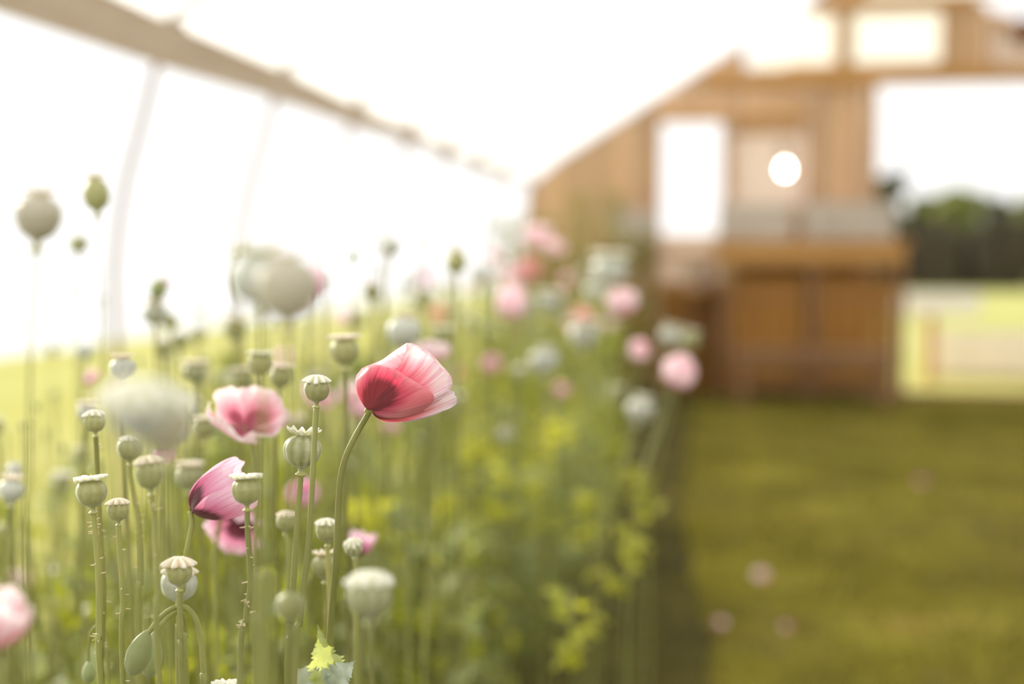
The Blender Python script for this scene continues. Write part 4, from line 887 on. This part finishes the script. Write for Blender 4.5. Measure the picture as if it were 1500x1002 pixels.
# ================================================================== THE CROWD OF THE BED
BX0, BX1 = -1.62, -.40
r_ = random.Random(21); rnd.seed(5)
caps_ok = 0
def crowd(n, y0, y1, x0, x1, z0, z1, zone, pw=1.0):
    for i in range(n):
        y = y0+(y1-y0)*r_.random()**pw; x = r_.uniform(x0, x1); z = r_.uniform(z0, z1); t = r_.random()
        if t < .62:
            c = r_.choice((0, 0, 1, 2, 3, 3)); seed_head('grey-green seed head in the blurred crowd '+zone, 0, 0, r_.uniform(.011, .016), 0, (), r_.choice(('flat', 'flat', 'up', 'star')), r_.randrange(3), c, 'seed heads crowded '+zone, world=(x, y, z), dark=r_.random() < .5, far=True, r=.0026)
        elif t < .72:
            flower('soft pink bloom in the blurred crowd '+zone, 0, 0, r_.uniform(.026, .036), 0, (r_.uniform(-.4, .5), r_.uniform(-.7, 0), .8), r_.choice(('globe', 'bowl', 'cup')), r_.choice(('blush', 'pink', 'blush', 'pale')), group='pink blooms crowded '+zone, world=(x, y, z), far=True)
        else:
            bud('small green bud in the blurred crowd '+zone, 0, 0, r_.uniform(.005, .008), 0, group='buds crowded '+zone, world=(x, y, z), r=.0018)
crowd(46, 1.9, 3.4, -1.15, -.42, .92, 1.10, 'in the front half of the bed')
crowd(74, 3.4, 7.5, BX0, BX1, .98, 1.24, 'in the middle of the bed')
crowd(60, 7.5, 12.6, BX0, BX1, 1.0, 1.32, 'at the end of the bed by the wall')
crowd(14, 1.7, 3.0, -1.5, -1.0, .72, 1.0, 'beside the open meadow side')

# leafy clumps
def clump_mesh(name, seed, H, n, L, W, m, spread=.1):
    q = random.Random(seed); mb = MB()
    for i in range(n):
        z = H*(.12+.8*q.random()); a = i*2.4+q.uniform(-.4, .4); el = q.uniform(.1, .9); sc_ = q.uniform(.6, 1.1)*(1.15-.45*z/H)
        d_ = Vector((cos(a)*cos(el), sin(a)*cos(el), sin(el))); b = Vector((q.uniform(-1, 1)*spread*.3, q.uniform(-1, 1)*spread*.3, z))
        jag_leaf(mb, b, d_, Vector((0, 0, 1)), L*sc_, W*sc_, q.uniform(0, 9), q.uniform(.2, .6), q.choice((4, 5)), 12, .3)
    mb.uv = []; return mb.mesh(name, m, True)
def stalk_mesh(seed, H, m, k=3):
    q = random.Random(seed); mb = MB()
    for i in range(k):
        x, y = q.uniform(-.05, .05), q.uniform(-.05, .05); h = H*q.uniform(.8, 1.02); mb.tube(catmull([Vector((x*.4, y*.4, 0)), Vector((x+q.uniform(-.02, .02), y, h*.5)), Vector((x*1.4, y*1.4, h))], 3), lambda t: .005*(1-.5*t), 6)
    return mb.mesh('stalks', m, True)
CL = [(clump_mesh('foliage', i, .74, 20, .17, .045, M[('leaf', 'leaf_grey', 'leaf', 'leaf_grey')[i % 4] if i != 6 else 'leaf_bright']), stalk_mesh(i, .72, M['stem'])) for i in range(8)]
NCL = [(clump_mesh('foliage', 40+i, .72, 18, .11, .028, M[('leaf', 'leaf_grey', 'leaf')[i % 3]]), stalk_mesh(40+i, .72, M['stem'])) for i in range(3)]
def clump(x, y, s, k, label, group, P=CL):
    root = empty('leafy_poppy_plant', (x, y, .01), label, 'plant', group, r_.uniform(0, 6.28)); f, s_ = P[k % len(P)]
    for nm, me in (('foliage', f), ('stalks', s_)):
        o = link(nm, me, root); o.scale = (s, s, s*r_.uniform(.95, 1.1))
for i in range(62):
    y = 3.0+9.6*((i+.5)/62)**1.15; x = r_.uniform(-1.6, -.62)
    z = 'in the middle of the bed' if y < 6.5 else 'at the end of the bed by the wall'
    clump(x, y, r_.uniform(.95, 1.22)+.02*y, i, 'leafy poppy plant '+z, 'leafy plants '+z)
for i in range(26):
    y = 2.5+4.6*((i+.5)/26); x = r_.uniform(-.74, -.60)+.02*y; clump(x, y, r_.uniform(.78, 1.05), i+1, 'leafy poppy plant edging the grass path', 'leafy plants edging the grass path')
for i in range(26):
    y = r_.uniform(1.55, 3.0); x = r_.uniform(-1.3, -.45); clump(x, y, r_.uniform(.95, 1.2), i, 'leafy poppy plant low under the seed heads at the near end of the bed', 'leafy plants at the near end of the bed', NCL)
for i in range(12):
    y = r_.uniform(2.9, 4.6); clump(r_.uniform(-.8, -.56), y, r_.uniform(.75, .95), 2*i+1, 'leafy poppy plant edging the grass path', 'leafy plants edging the grass path')
for i in range(26):
    y = r_.uniform(1.7, 3.6); clump(r_.uniform(-1.62, -.85), y, r_.uniform(1.05, 1.25), i, 'leafy poppy plant beside the open meadow side', 'leafy plants beside the meadow side', NCL)
for i in range(10):
    clump(r_.uniform(-.85, -.58), 2.6+.2*i, r_.uniform(.5, .7), i, 'low leafy poppy plant at the foot of the taller ones', 'low leafy plants in the bed')
BCL = [(clump_mesh('foliage', 80+i, .78, 16, .085, .032, M['leaf_bright']), stalk_mesh(80+i, .76, M['stem'], 2)) for i in range(4)]
for i in range(34):
    y = 2.7+5.3*(i/34)**1.3; clump(-.52-.65*r_.random()**1.2, y, r_.uniform(.62, 1.06), i, 'bright yellow-green leafy plant in the sunlit side of the bed', 'bright leafy plants in the bed', BCL)
# bright sprigs, sun through the leaves put into their yellow-green colour
for j, (px, py, Z, lb_) in enumerate([(690, 640, 3.6, 'bright yellow-green sprig in the dark gap, highest of three'), (735, 690, 3.4, 'bright yellow-green sprig right below the highest one'), (815, 610, 3.6, 'small bright sprig under the smallest pink bloom'),
        (655, 715, 3.0, 'bright sprig beside the dark hollow in the bed'), (945, 690, 3.4, 'single bright leaf tip out over the grass path'), (910, 785, 3.0, 'bright sprig low over the grass path'), (835, 880, 2.6, 'broad bright leaves lowest at the path side of the bed'),
        (545, 700, 2.6, 'bright sprig under the pale stem behind the red-pink poppy'), (790, 705, 3.2, 'bright sprig in the middle of the leafy mass'), (860, 730, 3.4, 'bright sprig among grey leaves near the path')]):
    p = at(px, py, Z); root = empty('leafy_sprig', (p.x, p.y, 0), lb_, 'plant'); q = random.Random(j); mb = MB(); H = p.z
    for i in range(15):
        a = i*2.4; jag_leaf(mb, Vector((q.uniform(-.03, .03), q.uniform(-.03, .03), H-q.uniform(0, .13))), Vector((cos(a), sin(a), q.uniform(-.3, .8))), Vector((0, 0, 1)), q.uniform(.04, .07), .02, i, .3, 4, 10, .3)
    mb.uv = []; mb.build('foliage', M['leaf_bright'], root, True); mb = MB(); mb.tube(catmull([Vector((0, 0, H+.02)), Vector((.01, .01, H*.5)), Vector((0, 0, 0))], 5), .0035, 7); mb.build('stem', M['stem'], root, True)
# tall leafy shrubs in front of the wall at the bed's far end
def shrub(x, y, H, W, seed, label):
    q = random.Random(seed); root = empty('tall_shrub', (x, y, 0), label, 'shrub', None); mb = MB()
    for i in range(int(150*H)):
        z = H*q.random()**.8; a = q.uniform(0, 6.28); rr = W*sqrt(q.random())*(1-.55*(z/H)**2); el = q.uniform(-.2, 1)
        jag_leaf(mb, Vector((rr*cos(a), rr*sin(a), z)), Vector((cos(a)*cos(el), sin(a)*cos(el), sin(el))), Vector((0, 0, 1)), q.uniform(.06, .12), .025, i, .4, 3, 5, .2)
    mb.uv = []; mb.build('foliage', M['shrub'], root, True); mb = MB()
    for i in range(5): a = i*1.3; mb.tube([Vector((.03*cos(a), .03*sin(a), 0)), Vector((W*.5*cos(a), W*.5*sin(a), H*.9))], lambda t: .012*(1-.6*t), 6)
    mb.build('stems', M['stem_dark'], root, True)
for i, (px, Y, H, W, lb_) in enumerate([(745, 10.8, 1.55, .22, 'low olive shrub at the corner of the wooden wall and the sky gap'), (797, 11.9, 1.6, .2, 'olive shrub behind the high pink blooms'), (848, 12.6, 1.85, .2, 'tallest olive shrub in front of the boarded wall'),
        (896, 12.1, 1.85, .18, 'olive shrub beside the wall shelf'), (940, 12.7, 1.5, .16, 'short olive shrub under the wall shelf')]):
    p = on_y(px, 400, Y); shrub(p.x, Y, H, W, i, lb_)
# ================================================================== LIGHT AND CAMERA
SKY, SUN, SUN_AZ, SUN_EL, EXPO = 1.3, 4.8, 52, 17, 0.0
w = bpy.data.worlds.new('sky'); SC.world = w; w.use_nodes = True; n = w.node_tree.nodes; l = w.node_tree.links; n.clear()
tc = node(n, 'ShaderNodeTexCoord'); sp = node(n, 'ShaderNodeSeparateXYZ'); l.new(tc.outputs['Generated'], sp.inputs[0])
r_ = ramp(n, [(0, (1, .97, .92)), (.5, (1, .985, .965)), (1, (.90, .95, 1))]); mr = node(n, 'ShaderNodeMapRange'); mr.inputs['From Min'].default_value = -1
l.new(sp.outputs[2], mr.inputs[0]); l.new(mr.outputs[0], r_.inputs[0])
bg = node(n, 'ShaderNodeBackground', Strength=SKY); l.new(r_.outputs[0], bg.inputs[0]); o = node(n, 'ShaderNodeOutputWorld'); l.new(bg.outputs[0], o.inputs[0])
sd = bpy.data.lights.new('sun', 'SUN'); sd.energy = SUN; sd.angle = radians(2.5); sd.color = (1, .93, .80)
so = bpy.data.objects.new('sun', sd); COL.objects.link(so)
az, el = radians(SUN_AZ), radians(SUN_EL)     # azimuth measured from the house axis towards the open side
S = Vector((-sin(az)*cos(el), cos(az)*cos(el), sin(el))); so.rotation_euler = S.to_track_quat('Z', 'Y').to_euler(); so.location = S*30
cd = bpy.data.cameras.new('camera'); cd.sensor_width = 36; cd.lens = 50; cd.clip_start = .02; cd.clip_end = 600
cd.dof.use_dof = True; cd.dof.focus_distance = 1.15; cd.dof.aperture_fstop = 1.9; cd.dof.aperture_blades = 9
co = bpy.data.objects.new('camera', cd); COL.objects.link(co); co.location = CAM
co.rotation_euler = Matrix((R, U, -F)).transposed().to_euler(); SC.camera = co
vs = SC.view_settings; vs.view_transform = 'Standard'; vs.look = 'None'; vs.gamma = 1; vs.use_curve_mapping = False; vs.exposure = EXPO
cy = SC.cycles; cy.max_bounces = 8; cy.diffuse_bounces = 5; cy.transmission_bounces = 6; cy.use_denoising = True; cy.sample_clamp_indirect = 10; cy.use_adaptive_sampling = True
